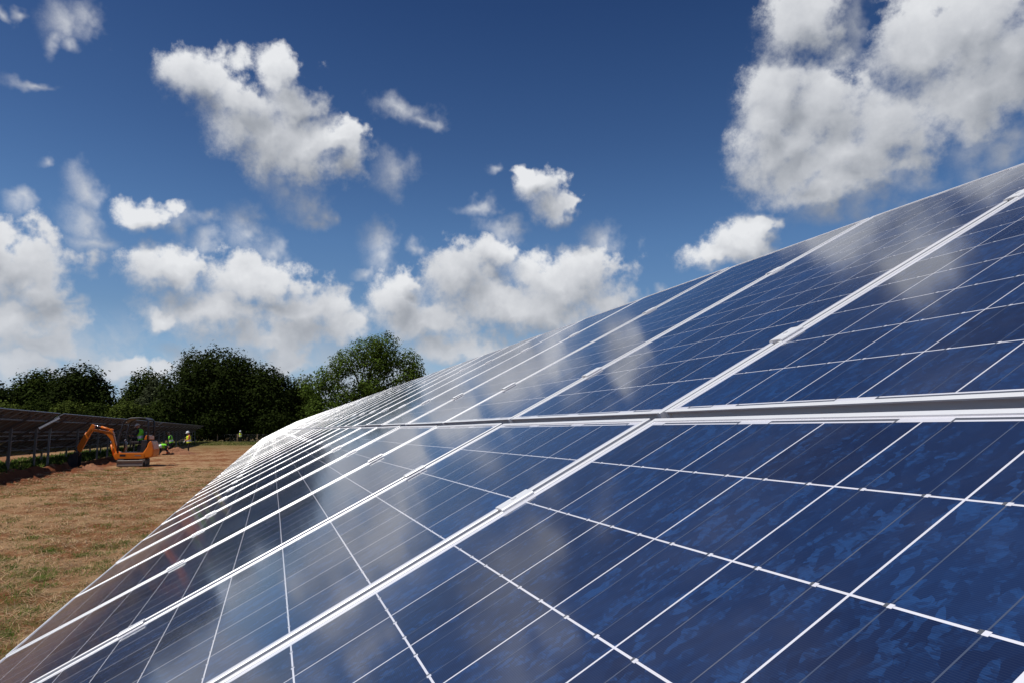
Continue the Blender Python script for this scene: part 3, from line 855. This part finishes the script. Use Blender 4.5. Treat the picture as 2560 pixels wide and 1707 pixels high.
ASH = [(0, 0.14, 0.86, .15, .15, .13), (0, 0.02, 0.80, .16, .15, .14), (0.5, 0.20, 0.74, .15, .13, .12), (0, -0.14, 0.70, .16, .15, .13), (0, 0.10, 0.66, .17, .16, .12),
       (0, 0.36, 0.72, .12, .12, .13), (0, 0.43, 0.60, .11, .10, .13), (-1, 0.33, 0.56, .12, .12, .10), (0, -0.28, 0.56, .15, .14, .13), (0, -0.40, 0.46, .13, .12, .12),
       (0, 0.05, 0.50, .18, .17, .12), (0, 0.24, 0.44, .15, .15, .12), (0, -0.14, 0.40, .18, .17, .13), (0, -0.30, 0.28, .18, .17, .14), (0, 0.08, 0.26, .22, .22, .16), (0, 0.30, 0.26, .16, .16, .14), (0, -0.05, 0.10, .3, .4, .10)]
tree('ash_tree', 752, 1062, 826, 114, 'bright', 'tall open crowned ash with sky showing through, right of the dark trees', lobes=ASH, seed=13, n=19000, size=0.25, open_=True)
tree('broadleaf_tree', 1010, 1120, 985, 126, 'mid', 'low tree at the foot of the ash, mostly behind the near solar array', seed=14, n=4000)
tree('broadleaf_tree', -560, -350, 880, 130, 'dark', 'tall dark tree farthest out beyond the left picture edge', seed=15, n=4000, size=0.45)
i = 0
HB = ['low bright hedge bush behind the fence, above the left table at the picture edge', 'low hedge bush second from the left, above the left solar tables', 'hedge bush below the steep sided dome tree', 'hedge bush above and left of the digger arm', 'hedge bush above the bend of the digger arm', 'hedge bush straight above the digger canopy',
      'hedge bush right of the digger canopy', 'hedge bush above the worker with orange sleeves', 'dark hedge bush above the end of the far solar table', 'dark hedge bush above the farthest worker', 'dark hedge bush below the slim olive tree', 'hedge bush at the foot of the ash']
for px in range(-60, 840, 75):
    yt = [998, 1000, 992, 996, 1000, 994, 1002, 1008, 1018, 1022, 1012, 1000][i % 12]
    tone = ['mid', 'olive', 'mid', 'olive', 'mid', 'olive', 'mid', 'mid', 'dark', 'dark', 'dark', 'mid'][i % 12]
    tree('hedge_bush', px - 62, px + 62, yt, 116 + (i * 7 % 5), tone, HB[i], 'bush', 'hedge bushes below the trees', n=3600, size=0.27, seed=40 + i, trunk=False, base=0.0)
    i += 1
for k_, (pa, pb) in enumerate(((-700, -380), (-400, -60))):
    tree('hedge_bush', pa, pb, 990, 122, 'mid', 'long hedge clump out of the picture to the left' + (', the nearer one' if k_ else ', the farther one'), 'bush', 'hedge bushes below the trees', n=6000, size=0.4, seed=70 + k_, trunk=False, base=0.0)

# ------------------------------------------------------------------ wire fence at the end of the field
FWOOD = worn('fence_timber', (0.30, 0.20, 0.11), 0.85, amount=0.4, scale=3.0)
fence = empty('wire_fence', (0, 0, 0))
tag(fence, 'stock fence of timber posts and thin wires in front of the trees', 'fence')
fx0, fy0 = 111.67, 2.82
fdx, fdy = 0.99, 2.87
fp = []
for q in range(-3, 12):
    x, y = fx0 + fdx * q, fy0 + fdy * q
    fp.append((x, y))
    b = MB(); hh = 1.22 + 0.05 * math.sin(q * 2.3)
    b.box((0, 0, hh / 2 - 0.2), (0.11, 0.12, hh + 0.4)); b.box((0, 0, hh + 0.005), (0.085, 0.095, 0.012))
    ob = b.build('post', FWOOD, fence, bevel=0.01); ob.location = (x, y, gz(x, y)); ob.rotation_euler = (0.02 * math.sin(q * 3), 0.02 * math.cos(q * 5), math.atan2(fdy, fdx))
for h in (0.18, 0.38, 0.58, 0.78, 0.98, 1.16):
    b = MB(); b.tube([(x - 0.07, y, gz(x, y) + h) for x, y in fp], 0.0022 if h < 1.1 else 0.003, 4)
    b.build('wire', M['steel'], fence)
# ------------------------------------------------------------------ people
SKIN = mat('skin', (0.42, 0.22, 0.14), 0.55)[0]
HIVIS = {'yellow': worn('hivis_yellow', (0.80, 0.97, 0.03), 0.75, amount=0.15), 'green': worn('hivis_green', (0.24, 0.86, 0.03), 0.75, amount=0.12)}
CLOTH = {'navy': worn('navy_cloth', (0.012, 0.014, 0.022), 0.9, amount=0.2), 'black': worn('black_cloth', (0.010, 0.010, 0.011), 0.9, amount=0.2), 'orange': worn('orange_cloth', (0.55, 0.10, 0.03), 0.8, amount=0.1), 'grey': worn('grey_cloth', (0.16, 0.16, 0.17), 0.9, amount=0.2)}
TAPE = mat('reflective_tape', (0.72, 0.74, 0.74), 0.35, 0.2)[0]
HAT = worn('hard_hat_white', (0.82, 0.82, 0.80), 0.35, amount=0.1)
HAIR = mat('dark_hair', (0.02, 0.014, 0.01), 0.8)[0]
BOOT = worn('boot_leather', (0.03, 0.02, 0.014), 0.7, amount=0.4)
GLOVE = worn('pale_gloves', (0.66, 0.64, 0.60), 0.8, amount=0.2)

def person(loc, rz, label, joints, vest='yellow', trousers='navy', sleeves='navy', hat=True, gloves=False, scale=1.0):
    """joints: dict of body joints in metres, x forward, y left, z up. One skinned body with separate vest, hat and boots."""
    J = {k: Vector(v) for k, v in joints.items()}
    bones = [('pelvis', 'waist'), ('waist', 'chest'), ('chest', 'neck'), ('neck', 'head')]
    for s in 'LR':
        bones += [('chest', 'sh' + s), ('sh' + s, 'el' + s), ('el' + s, 'wr' + s), ('pelvis', 'hip' + s), ('hip' + s, 'kn' + s), ('kn' + s, 'an' + s), ('an' + s, 'toe' + s)]
    rad = dict(pelvis=.145, waist=.135, chest=.155, neck=.062, head=.085)
    for s in 'LR':
        rad.update({'sh' + s: .075, 'el' + s: .047, 'wr' + s: .033, 'hip' + s: .095, 'kn' + s: .064, 'an' + s: .045, 'toe' + s: .038})
    names = list(rad)
    idx = {n_: i for i, n_ in enumerate(names)}
    me = bpy.data.meshes.new('skeleton')
    me.from_pydata([J[n_] for n_ in names], [(idx[a], idx[b]) for a, b in bones], [])
    tmp = bpy.data.objects.new('skeleton', me); COL.objects.link(tmp)
    md = tmp.modifiers.new('skin', 'SKIN'); md.use_smooth_shade = True
    for n_, sv in zip(names, me.skin_vertices[0].data):
        r = rad[n_]; sv.radius = (r, r * (0.8 if n_ in ('pelvis', 'waist', 'chest') else 1.0)); sv.use_root = (n_ == 'pelvis')
    ss = tmp.modifiers.new('sub', 'SUBSURF'); ss.levels = 1; ss.render_levels = 1
    bpy.context.view_layer.update()
    dg = bpy.context.evaluated_depsgraph_get()
    bm = bpy.data.meshes.new_from_object(tmp.evaluated_get(dg))
    bpy.data.objects.remove(tmp)
    # add the head, face and hands to the same body mesh
    b = MB()
    b.v = [tuple(v.co) for v in bm.vertices]
    for p_ in bm.polygons:
        b.f.append(tuple(p_.vertices)); b.sm.append(True)
        c = p_.center; best, kind = 9, 'trousers'
        for a_, c_ in bones:
            ab = J[c_] - J[a_]; t = max(0, min(1, (c - J[a_]).dot(ab) / ab.length_squared))
            d = (c - (J[a_] + ab * t)).length - (rad[a_] + (rad[c_] - rad[a_]) * t)
            if d < best:
                best = d
                kind = 1 if a_ in ('hipL', 'hipR', 'knL', 'knR') or (a_ == 'pelvis' and 'hip' in c_) else 0 if (a_ == 'neck' or c_ == 'neck' and t > 0.6) else 2
                if a_ in ('anL', 'anR'): kind = 3
        b.mi.append(kind)
    hd = J['head'] - J['neck']; up = hd.normalized(); fw = Vector(joints.get('face', (1, 0, 0))).normalized(); fw = (fw - up * fw.dot(up)).normalized(); sd_ = up.cross(fw)
    HM = Matrix((fw, sd_, up)).transposed()
    hc = J['head'] + up * 0.03
    def part(bb, c, r, mi, n=10, m_=7):
        st = len(bb.v); bb.ball((0, 0, 0), r, n, m_, mi)
        for i_ in range(st, len(bb.v)): bb.v[i_] = tuple(hc + HM @ (Vector(bb.v[i_]) + Vector(c)))
    part(b, (0, 0, 0), (.098, .078, .118), 0, 12, 9)
    part(b, (.02, 0, -.05), (.078, .062, .072), 0)
    part(b, (.104, 0, -.012), (.018, .013, .024), 0, 6, 5)
    part(b, (.088, .031, .014), (.012, .014, .009), 4, 6, 5); part(b, (.088, -.031, .014), (.012, .014, .009), 4, 6, 5)
    part(b, (.086, 0, -.056), (.012, .024, .006), 4, 6, 5)
    part(b, (-.005, .08, -.005), (.018, .009, .032), 0, 6, 5); part(b, (-.005, -.08, -.005), (.018, .009, .032), 0, 6, 5)
    for s in 'LR':
        w, e = J['wr' + s], J['el' + s]
        d = (w - e).normalized(); gd = Vector(joints.get('grip' + s, tuple(d))).normalized()
        sd2 = gd.cross(Vector((0, 0, 1))); sd2 = sd2.normalized() if sd2.length > 0.1 else Vector((0, 1, 0))
        nn = sd2.cross(gd)
        hm = 5 if gloves else 0
        st = len(b.v); b.ball((0, 0, 0), (.048, .040, .018), 8, 6, hm)
        HH = Matrix((gd, sd2, nn)).transposed()
        for i_ in range(st, len(b.v)): b.v[i_] = tuple(w + gd * 0.05 + HH @ Vector(b.v[i_]))
        for q, (o_, ln) in enumerate(((-.030, .066), (-.010, .076), (.010, .072), (.029, .058))):
            p0 = w + gd * 0.082 + sd2 * o_
            p1 = p0 + gd * ln * 0.5 - nn * 0.008; p2 = p1 + gd * ln * 0.28 - nn * 0.022; p3 = p2 + gd * ln * 0.08 - nn * 0.018
            b.tube([p0, p1, p2, p3], [.0095, .009, .008, .006], 6, hm)
        sg = 1 if s == 'L' else -1
        p0 = w + gd * 0.03 - sd2 * .03 * sg; p1 = p0 - sd2 * .028 * sg + gd * 0.03 - nn * 0.01; p2 = p1 + gd * 0.03 - nn * 0.014
        b.tube([p0, p1, p2], [.012, .010, .007], 6, hm)
    root = b.build('person', [SKIN, CLOTH[trousers], CLOTH[sleeves], BOOT, HAIR, GLOVE], None)
    root.location = loc; root.rotation_euler = (0, 0, rz); root.scale = (scale,) * 3
    tag(root, label, 'person')
    # vest shell around the torso
    v = MB()
    seg = []
    ring = 18
    ctl = [(J['pelvis'].lerp(J['waist'], -0.45), .215, .185), (J['pelvis'], .21, .18), (J['waist'], .20, .17), (J['waist'].lerp(J['chest'], .55), .208, .175), (J['chest'], .222, .175), (J['chest'].lerp(J['neck'], .42), .185, .14), (J['chest'].lerp(J['neck'], .68), .105, .085)]
    shl = (J['shL'] - J['shR']); shl.normalize()
    for i_, (c, rx, ry) in enumerate(ctl):
        d = (ctl[min(i_ + 1, 6)][0] - ctl[max(i_ - 1, 0)][0]).normalized()
        lat = (shl - d * shl.dot(d)).normalized(); fr = lat.cross(d)
        for k_ in range(ring):
            t = 2 * math.pi * k_ / ring
            w_ = 1 + 0.03 * math.sin(5 * t + i_)
            v.v.append(tuple(c + lat * math.cos(t) * rx * w_ + fr * math.sin(t) * ry * w_))
    for i_ in range(6):
        for k_ in range(ring):
            a_ = i_ * ring + k_; c_ = i_ * ring + (k_ + 1) % ring
            v.f.append((a_, c_, c_ + ring, a_ + ring)); v.mi.append(1 if i_ in (1, ) else 0); v.sm.append(True)
    # shoulder straps of the vest
    for s, sg in (('L', 1), ('R', -1)):
        c = J['sh' + s]; st = len(v.v); v.ball(tuple(c.lerp(J['chest'], 0.32) + Vector((0, 0, .015))), (.085, .082, .085), 10, 7, 0)
    o_ = v.build('vest', [HIVIS[vest], TAPE], root)
    sm = o_.modifiers.new('sub', 'SUBSURF'); sm.levels = 1; sm.render_levels = 1
    h = MB()
    if hat:
        n_ = 16
        prof = [(.155, .020), (.150, .030), (.128, .032), (.126, .060), (.118, .098), (.090, .132), (.050, .150), (.0, .156)]
        for r_, z_ in prof:
            for k_ in range(n_):
                t = 2 * math.pi * k_ / n_
                ex = 1.22 if r_ > .14 and math.cos(t) > 0.3 else (1.0 if r_ <= .14 else 0.93)
                p_ = Vector((r_ * ex * math.cos(t), r_ * 0.86 * math.sin(t), z_)); h.v.append(tuple(hc + HM @ p_))
        for i_ in range(len(prof) - 1):
            for k_ in range(n_):
                a_ = i_ * n_ + k_; c_ = i_ * n_ + (k_ + 1) % n_
                h.f.append((a_, c_, c_ + n_, a_ + n_)); h.mi.append(0); h.sm.append(True)
        h.build('hard_hat', HAT, root)
    else:
        part(h, (-.012, 0, .022), (.106, .088, .112), 0, 12, 9)
        h.build('hair', HAIR, root)
    return root

def stand(lean=0.0, arms='down', step=0.12):
    j = dict(pelvis=(0, 0, .95), waist=(.01 + lean * .12, 0, 1.12), chest=(.0 + lean * .35, 0, 1.36), neck=(.02 + lean * .5, 0, 1.52), head=(.04 + lean * .6, 0, 1.63),
             hipL=(0, .10, .90), hipR=(0, -.10, .90), knL=(.03, .12, .49), knR=(-.0, -.12, .49), anL=(step / 2, .13, .09), anR=(-step / 2, -.13, .09), toeL=(step / 2 + .17, .15, .045), toeR=(-step / 2 + .17, -.15, .045))
    cx, cz = j['chest'][0], j['chest'][2]
    j.update(shL=(cx, .20, cz + .06), shR=(cx, -.20, cz + .06))
    if arms == 'down':
        j.update(elL=(cx - .03, .27, cz - .24), elR=(cx - .03, -.27, cz - .24), wrL=(cx + .10, .27, cz - .47), wrR=(cx + .10, -.27, cz - .47))
    elif arms == 'front':
        j.update(elL=(cx + .05, .27, cz - .22), elR=(cx + .05, -.27, cz - .22), wrL=(cx + .26, .16, cz - .30), wrR=(cx + .24, -.14, cz - .36))
    elif arms == 'up':
        j.update(elL=(cx + .14, .25, cz - .12), elR=(cx + .05, -.27, cz - .22), wrL=(cx + .25, .12, cz + .02), wrR=(cx + .24, -.14, cz - .34))
    return j

def at(px, d, dz=0.0):
    x, y = spot(px, d); return (x, y, gz(x, y) + dz)
# standing beside the spoil heap, facing left, orange sleeves
person(at(474, 59.5), R(112), 'worker in yellow vest, orange sleeves and white hard hat right of the soil heap', stand(0.12, 'front'), 'yellow', 'black', 'orange', True, True, 0.95)
person(at(430, 62.5), R(100), 'bareheaded dark haired worker in green vest standing left of the soil heap', stand(0.28, 'front'), 'green', 'navy', 'navy', False, False, 0.92)
bend = dict(pelvis=(-.05, 0, .66), waist=(.10, 0, .76), chest=(.36, 0, .74), neck=(.52, 0, .70), head=(.62, 0, .63), face=(.4, 0, -1),
            hipL=(-.05, .10, .64), hipR=(-.05, -.10, .64), knL=(.16, .16, .40), knR=(.10, -.16, .36), anL=(-.02, .16, .09), anR=(-.10, -.16, .09), toeL=(.15, .17, .045), toeR=(.07, -.17, .045),
            shL=(.38, .20, .74), shR=(.38, -.20, .74), elL=(.44, .24, .48), elR=(.44, -.24, .48), wrL=(.58, .14, .30), wrR=(.60, -.14, .28), gripL=(.5, 0, -1), gripR=(.5, 0, -1))
person(at(402, 57.0, -0.05), R(-70), 'crouching worker in bright green vest bent over the trench right behind the digger', bend, 'green', 'black', 'green' if False else 'navy', False, False, 0.95)
person(at(602, 109.0), R(150), 'distant worker in yellow vest and white hard hat by the middle fence post', stand(0.08, 'up'), 'yellow', 'black', 'grey', True, False, 0.97)

# ------------------------------------------------------------------ spoil heap and marker cone by the workers
def heap(px, d, rx, ry, h, label, seed):
    rng = np.random.default_rng(seed)
    x, y = spot(px, d); n = 34
    gx, gy = np.meshgrid(np.linspace(-1.15, 1.15, n), np.linspace(-1.15, 1.15, n), indexing='ij')
    r2 = gx ** 2 + gy ** 2
    z = h * np.exp(-(r2 * 1.25) ** 1.6) * (0.85 + 0.22 * np.sin(gx * 5 + 1) * np.cos(gy * 5) + 0.12 * np.sin(gx * 11 + seed)) + rng.normal(0, 0.02, r2.shape) * (r2 < 1.2) + h * 0.3 * np.exp(-((gx - .45) ** 2 + (gy + .1) ** 2) * 9)
    z = z - 0.10
    v = np.stack([gx.ravel() * rx, gy.ravel() * ry, z.ravel()], 1)
    idx = np.arange(n * n).reshape(n, n)
    f = np.stack([idx[:-1, :-1].ravel(), idx[1:, :-1].ravel(), idx[1:, 1:].ravel(), idx[:-1, 1:].ravel()], 1)
    o_ = np_mesh('soil_heap', v, f, SOIL)
    o_.location = (x, y, gz(x, y)); o_.rotation_euler = (0, 0, 0.2)
    return tag(o_, label, 'soil heap')
SOILm, k, p = mat('red_soil', (0.3, 0.12, 0.05), 0.95)
tcp = k.n('ShaderNodeTexCoord').outputs['Object']
nn_ = k.noise(tcp, 6.0, 6.0, 0.7).outputs[0]
k.t.links.new(k.mixc(nn_, (0.16, 0.062, 0.026), (0.44, 0.20, 0.10)), p.inputs['Base Color'])
k.t.links.new(k.n('ShaderNodeBump', inp={'Height': nn_, 'Strength': 1.0, 'Distance': 0.12}).outputs[0], p.inputs['Normal'])
SOIL = SOILm
heap(443, 58.0, 1.0, 1.45, 0.52, 'heap of reddish brown soil dug from the trench between the two standing workers', 3)
heap(232, 37.5, 1.1, 0.7, 0.26, 'low heap of loose red soil in the shade beside the digger bucket', 4)
cone = empty('traffic_cone', at(422, 57.3))
tag(cone, 'small orange marker cone at the trench edge beside the soil heap', 'cone')
CO = worn('cone_orange', (0.75, 0.10, 0.02), 0.5, amount=0.15)
b = MB(); b.box((0, 0, .018), (.28, .28, .035)); b.build('base', CO, cone, bevel=.006)
b = MB(); b.tube([(0, 0, .035), (0, 0, .24), (0, 0, .48)], [.105, .062, .022], 14); b.build('body', CO, cone)
b = MB(); b.tube([(0, 0, .22), (0, 0, .32)], [.0695, .050], 14, cap=False); b.build('band', TAPE, cone)

# ------------------------------------------------------------------ mini excavator
OR = worn('digger_orange', (0.78, 0.185, 0.005), 0.42, amount=0.22, scale=3.0, bump=0.1, Coat_Weight=0.25)
DK = worn('digger_black', (0.018, 0.020, 0.028), 0.45, amount=0.3, scale=4.0)
BL = worn('blade_steel', (0.20, 0.165, 0.145), 0.55, 0.3, amount=0.5, scale=3.0)
CH = mat('chrome_rod', (0.75, 0.75, 0.76), 0.2, 0.9)[0]
RB = worn('track_rubber', (0.014, 0.013, 0.013), 0.85, amount=0.5, scale=4.0)
digx, digy = spot(340, 40.3)
dig = empty('mini_excavator', (digx, digy, gz(digx, digy)), R(82))
tag(dig, 'small orange mini digger with dark canopy, its arm reaching left into the trench', 'excavator')
S_ = 0.00225
Z_ = 0.00244
def X(cx): return (1650 - cx) * S_
def Z(cy): return (1090 - cy) * Z_
# undercarriage: tracks lie along the trench, across the upper body
for sgn in (-1, 1):
    b = MB(); n = 20; pr = []
    for q in range(n):
        t = 2 * math.pi * q / n
        pr.append((0.62 * (1 if math.cos(t) > 0 else -1) * (0.75 if abs(math.cos(t)) < 0.2 else 1) + 0.19 * math.cos(t), 0.19 + 0.18 * math.sin(t)))
    b.prism(pr, sgn * 0.48 - 0.13, sgn * 0.48 + 0.13)
    for q in range(26):          # track grousers
        t = q / 26 * 2
        x_, z_ = (-0.62 + 1.24 * t, 0.375) if t < 1 else (0.62 - 1.24 * (t - 1), 0.005)
        b.box((x_, sgn * 0.48, z_), (0.03, 0.25, 0.022))
    tr = b.build('track', RB, dig, bevel=0.01); tr.rotation_euler = (0, 0, R(-82))
    for x_ in (-.60, -.28, 0.0, .28, .60):
        w_ = MB(); w_.tube([(x_, sgn * (0.48 + .125), 0.2), (x_, sgn * (0.48 + .145), 0.2)], 0.12 if abs(x_) > .5 else 0.07, 14); w_.build('roller', DK, tr)
b = MB(); b.box((0, 0, .27), (0.75, 0.80, 0.20)); b.tube([(0, 0, .38), (0, 0, .47)], .33, 20)
und = b.build('chassis', DK, dig, bevel=0.02); und.rotation_euler = (0, 0, R(-82))
# dozer blade, on the side towards the camera
b = MB()
pr = [(-1.02, .05), (-1.00, .31), (-1.045, .34), (-1.085, .31), (-1.055, .19), (-1.085, .06), (-1.06, .03)]
b.prism(pr, -0.56, 0.56)
for y_ in (-.56, .56): b.box((-1.03, y_, .19), (.10, .02, .31))
b.box((-0.93, .3, .26), (.3, .07, .09)); b.box((-0.93, -.3, .26), (.3, .07, .09))
bl = b.build('dozer_blade', BL, dig, bevel=0.006); bl.rotation_euler = (0, 0, R(-82))
# upper body
b = MB()
b.prism([(X(1300), Z(905)), (X(1300), Z(830)), (X(1420), Z(812)), (X(1920), Z(812)), (X(1960), Z(900)), (X(1900), Z(935)), (X(1420), Z(935))], -0.50, 0.50)
b.build('body', OR, dig, bevel=0.02)
b = MB()
pr = [(X(1895), Z(925)), (X(1895), Z(800)), (X(1960), Z(700)), (X(1990), Z(590)), (X(2040), Z(565)), (X(2085), Z(640)), (X(2112), Z(740)), (X(2105), Z(850)), (X(2070), Z(905))]
b.prism(pr, -0.50, 0.50); b.build('counterweight', OR, dig, bevel=0.05)
b = MB(); b.box((X(1650), 0, Z(806)), (0.95, 0.96, 0.02)); b.build('floor_mat', DK, dig)
b = MB(); b.box((X(1480), 0.502, Z(862)), (0.26, 0.008, 0.09)); b.box((X(1480), -0.502, Z(862)), (0.26, 0.008, 0.09)); b.build('side_vent', DK, dig)
b = MB(); b.prism([(X(1830), Z(812)), (X(1845), Z(560)), (X(1990), Z(545)), (X(1945), Z(690)), (X(1905), Z(812))], -0.46, 0.46); b.build('engine_cover', DK, dig, bevel=0.02)
b = MB(); b.prism([(X(1885), Z(555)), (X(1905), Z(470)), (X(1940), Z(448)), (X(1985), Z(470)), (X(2000), Z(548))], -0.40, 0.40); b.build('rear_hood', OR, dig, bevel=0.03)
# seat, console and levers
b = MB(); b.box((X(1770), 0, Z(610)), (0.46, 0.44, 0.10)); b.box((X(1860), 0, Z(500)), (0.09, 0.42, 0.50)); b.box((X(1790), 0, Z(720)), (0.32, 0.36, 0.36)); b.build('seat', DK, dig, bevel=0.03)
for y_ in (-.33, .33):
    b = MB(); b.box((X(1700), y_, Z(600)), (0.36, 0.12, 0.10)); b.build('armrest_console', DK, dig, bevel=0.015)
    b = MB(); b.tube([(X(1620), y_ * .8, Z(600)), (X(1600), y_ * .72, Z(480))], 0.012, 8); b.ball((X(1600), y_ * .72, Z(470)), (.026, .026, .045), 8, 6); b.build('joystick', DK, dig)
for y_ in (-.09, .09):
    b = MB(); b.tube([(X(1470), y_, Z(800)), (X(1480), y_, Z(620)), (X(1440), y_, Z(560))], 0.011, 8); b.ball((X(1440), y_, Z(556)), .022, 8, 6); b.build('travel_lever', CH, dig)
# canopy: two hoops and a roof
for y_ in (-.47, .47):
    b = MB()
    b.tube([(X(1375), y_, Z(815)), (X(1365), y_, Z(640)), (X(1400), y_, Z(430)), (X(1445), y_, Z(225)), (X(1500), y_, Z(145)), (X(1600), y_, Z(112)), (X(1800), y_, Z(104)), (X(1900), y_, Z(118)), (X(1955), y_, Z(170)), (X(1965), y_, Z(260)), (X(1970), y_, Z(560))], 0.042, 10)
    b.build('canopy_hoop', DK, dig)
b = MB()
b.prism([(X(1430), Z(205)), (X(1490), Z(138)), (X(1600), Z(104)), (X(1800), Z(96)), (X(1905), Z(106)), (X(1950), Z(140)), (X(1940), Z(150)), (X(1890), Z(120)), (X(1790), Z(111)), (X(1600), Z(119)), (X(1500), Z(152)), (X(1440), Z(216))], -0.53, 0.53)
b.build('canopy_roof', DK, dig, bevel=0.01)
b = MB(); b.beam((X(1440), -.47, Z(235)), (X(1440), .47, Z(235)), .04, .04); b.build('roof_crossbar', DK, dig)
b = MB(); b.tube([(X(1500), .36, Z(180)), (X(1485), .36, Z(188))], 0.045, 12); b.build('work_lamp', CH, dig)
b = MB(); b.box((X(1790), .5015, Z(868)), (0.30, 0.004, 0.040)); b.box((X(1790), -.5015, Z(868)), (0.30, 0.004, 0.040)); b.build('side_decal', M['steel'], dig)
# swing post and boom
b = MB(); b.prism([(X(1380), Z(800)), (X(1330), Z(785)), (X(1262), Z(800)), (X(1240), Z(870)), (X(1275), Z(950)), (X(1340), Z(960)), (X(1385), Z(920))], -0.14, 0.14); b.build('swing_post', OR, dig, bevel=0.02)
def plate(name, prof, w, par, m_, bev=0.015):
    b_ = MB(); b_.prism([(X(a), Z(c)) for a, c in prof], -w / 2, w / 2); return b_.build(name, m_, par, bevel=bev)
boom = plate('boom', [(1325, 800), (1290, 700), (1248, 580), (1225, 500), (1195, 400), (1155, 345), (1120, 335), (1100, 372), (1010, 362), (880, 338), (785, 336), (762, 352), (772, 376), (880, 392), (985, 412), (1060, 448), (1130, 520), (1175, 590), (1215, 680), (1252, 800), (1280, 830)], 0.17, dig, OR)
plate('boom_lug', [(1150, 400), (1190, 335), (1130, 318), (1095, 372)], 0.10, dig, OR)
# dipper ram above the boom
b = MB(); b.tube([(X(1150), 0, Z(350)), (X(930), 0, Z(285))], 0.052, 12); ram = b.build('dipper_ram', OR, dig)
b = MB(); b.tube([(X(935), 0, Z(286)), (X(800), 0, Z(252))], 0.024, 10); b.build('ram_rod', CH, ram)
# boom ram in front of the boom foot
b = MB(); b.tube([(X(1225), 0, Z(870)), (X(1160), 0, Z(650))], 0.050, 12); ram = b.build('boom_ram', OR, dig)
b = MB(); b.tube([(X(1162), 0, Z(655)), (X(1135), 0, Z(560))], 0.024, 10); b.build('ram_rod', CH, ram)
dip = plate('dipper_arm', [(765, 228), (800, 262), (800, 300), (765, 375), (735, 420), (560, 790), (520, 800), (492, 770), (478, 680), (560, 520), (610, 440), (660, 380), (740, 235)], 0.13, dig, OR)
b = MB(); b.tube([(X(640), 0, Z(400)), (X(525), 0, Z(600))], 0.042, 12); ram = b.build('bucket_ram', OR, dig)
b = MB(); b.tube([(X(530), 0, Z(592)), (X(440), 0, Z(745))], 0.020, 10); b.build('ram_rod', CH, ram)
b = MB()
for y_ in (-.07, .07):
    b.beam((X(445), y_, Z(745)), (X(415), y_, Z(875)), .02, .05, up=(0, 1, 0)); b.beam((X(445), y_, Z(745)), (X(520), y_, Z(775)), .02, .05, up=(0, 1, 0))
b.tube([(X(448), -.09, Z(748)), (X(448), .09, Z(748))], .022, 8); b.tube([(X(510), -.09, Z(785)), (X(510), .09, Z(785))], .028, 8)
b.build('bucket_link', DK, dig)
# bucket: curved shell open towards the machine
b = MB(); c0 = (500, 960); n = 12; outer = []; inner = []
for q in range(n + 1):
    t = R(78 + q / n * 205)
    outer.append((X(c0[0]) + 0.40 * math.cos(t) * 0.95, Z(c0[1]) + 0.37 * math.sin(t))); inner.append((X(c0[0]) + 0.375 * math.cos(t) * 0.95, Z(c0[1]) + 0.345 * math.sin(t)))
outer = [(2 * X(c0[0]) - a, z) for a, z in outer]; inner = [(2 * X(c0[0]) - a, z) for a, z in inner]
b.prism(outer + inner[::-1], -0.21, 0.21)
for y_ in (-.215, .215): b.prism(outer, y_ - .008, y_ + .008)
b.prism([(X(545), Z(800)), (X(520), Z(880)), (X(440), Z(880)), (X(410), Z(850)), (X(470), Z(800))], -.06, .06)
bk = b.build('bucket', DK, dig, bevel=0.004)
for q in range(4):
    b = MB(); ex, ez = outer[-1]; b.box((ex, -.16 + q * .107, ez), (.10, .045, .03)); b.build('tooth', BL, bk)
# hydraulic hoses
b = MB()
for y_, o_ in ((.10, 0), (-.10, 8)):
    b.tube([(X(1300), y_, Z(800)), (X(1235), y_, Z(560 + o_)), (X(1185), y_, Z(420)), (X(1100), y_, Z(380)), (X(900), y_, Z(345)), (X(790), y_, Z(320)), (X(740), y_ * .8, Z(330)), (X(650), y_ * .8, Z(440))], 0.011, 6)
b.build('hydraulic_hose', RB, dig)

# operator on the seat
sx_, sz_ = X(1760), Z(580) + 0.12
sit = dict(pelvis=(0, 0, 0), waist=(.03, 0, .17), chest=(.06, 0, .42), neck=(.12, 0, .57), head=(.18, 0, .67), face=(1, 0, -.35),
           hipL=(.02, .10, -.02), hipR=(.02, -.10, -.02), knL=(.42, .13, -.02), knR=(.42, -.13, -.02), anL=(.46, .13, -.43), anR=(.40, -.13, -.43), toeL=(.62, .14, -.47), toeR=(.56, -.14, -.47),
           shL=(.07, .20, .47), shR=(.07, -.20, .47), elL=(.14, .27, .22), elR=(.14, -.27, .22), wrL=(.36, .26, .20), wrR=(.36, -.26, .20))
cz_, sz2 = math.cos(R(82)), math.sin(R(82))
person((digx + cz_ * sx_, digy + sz2 * sx_, gz(digx, digy) + sz_), R(82), 'digger operator in green vest and white hard hat, seated under the canopy', sit, 'green', 'black', 'navy', True, False, 0.92)
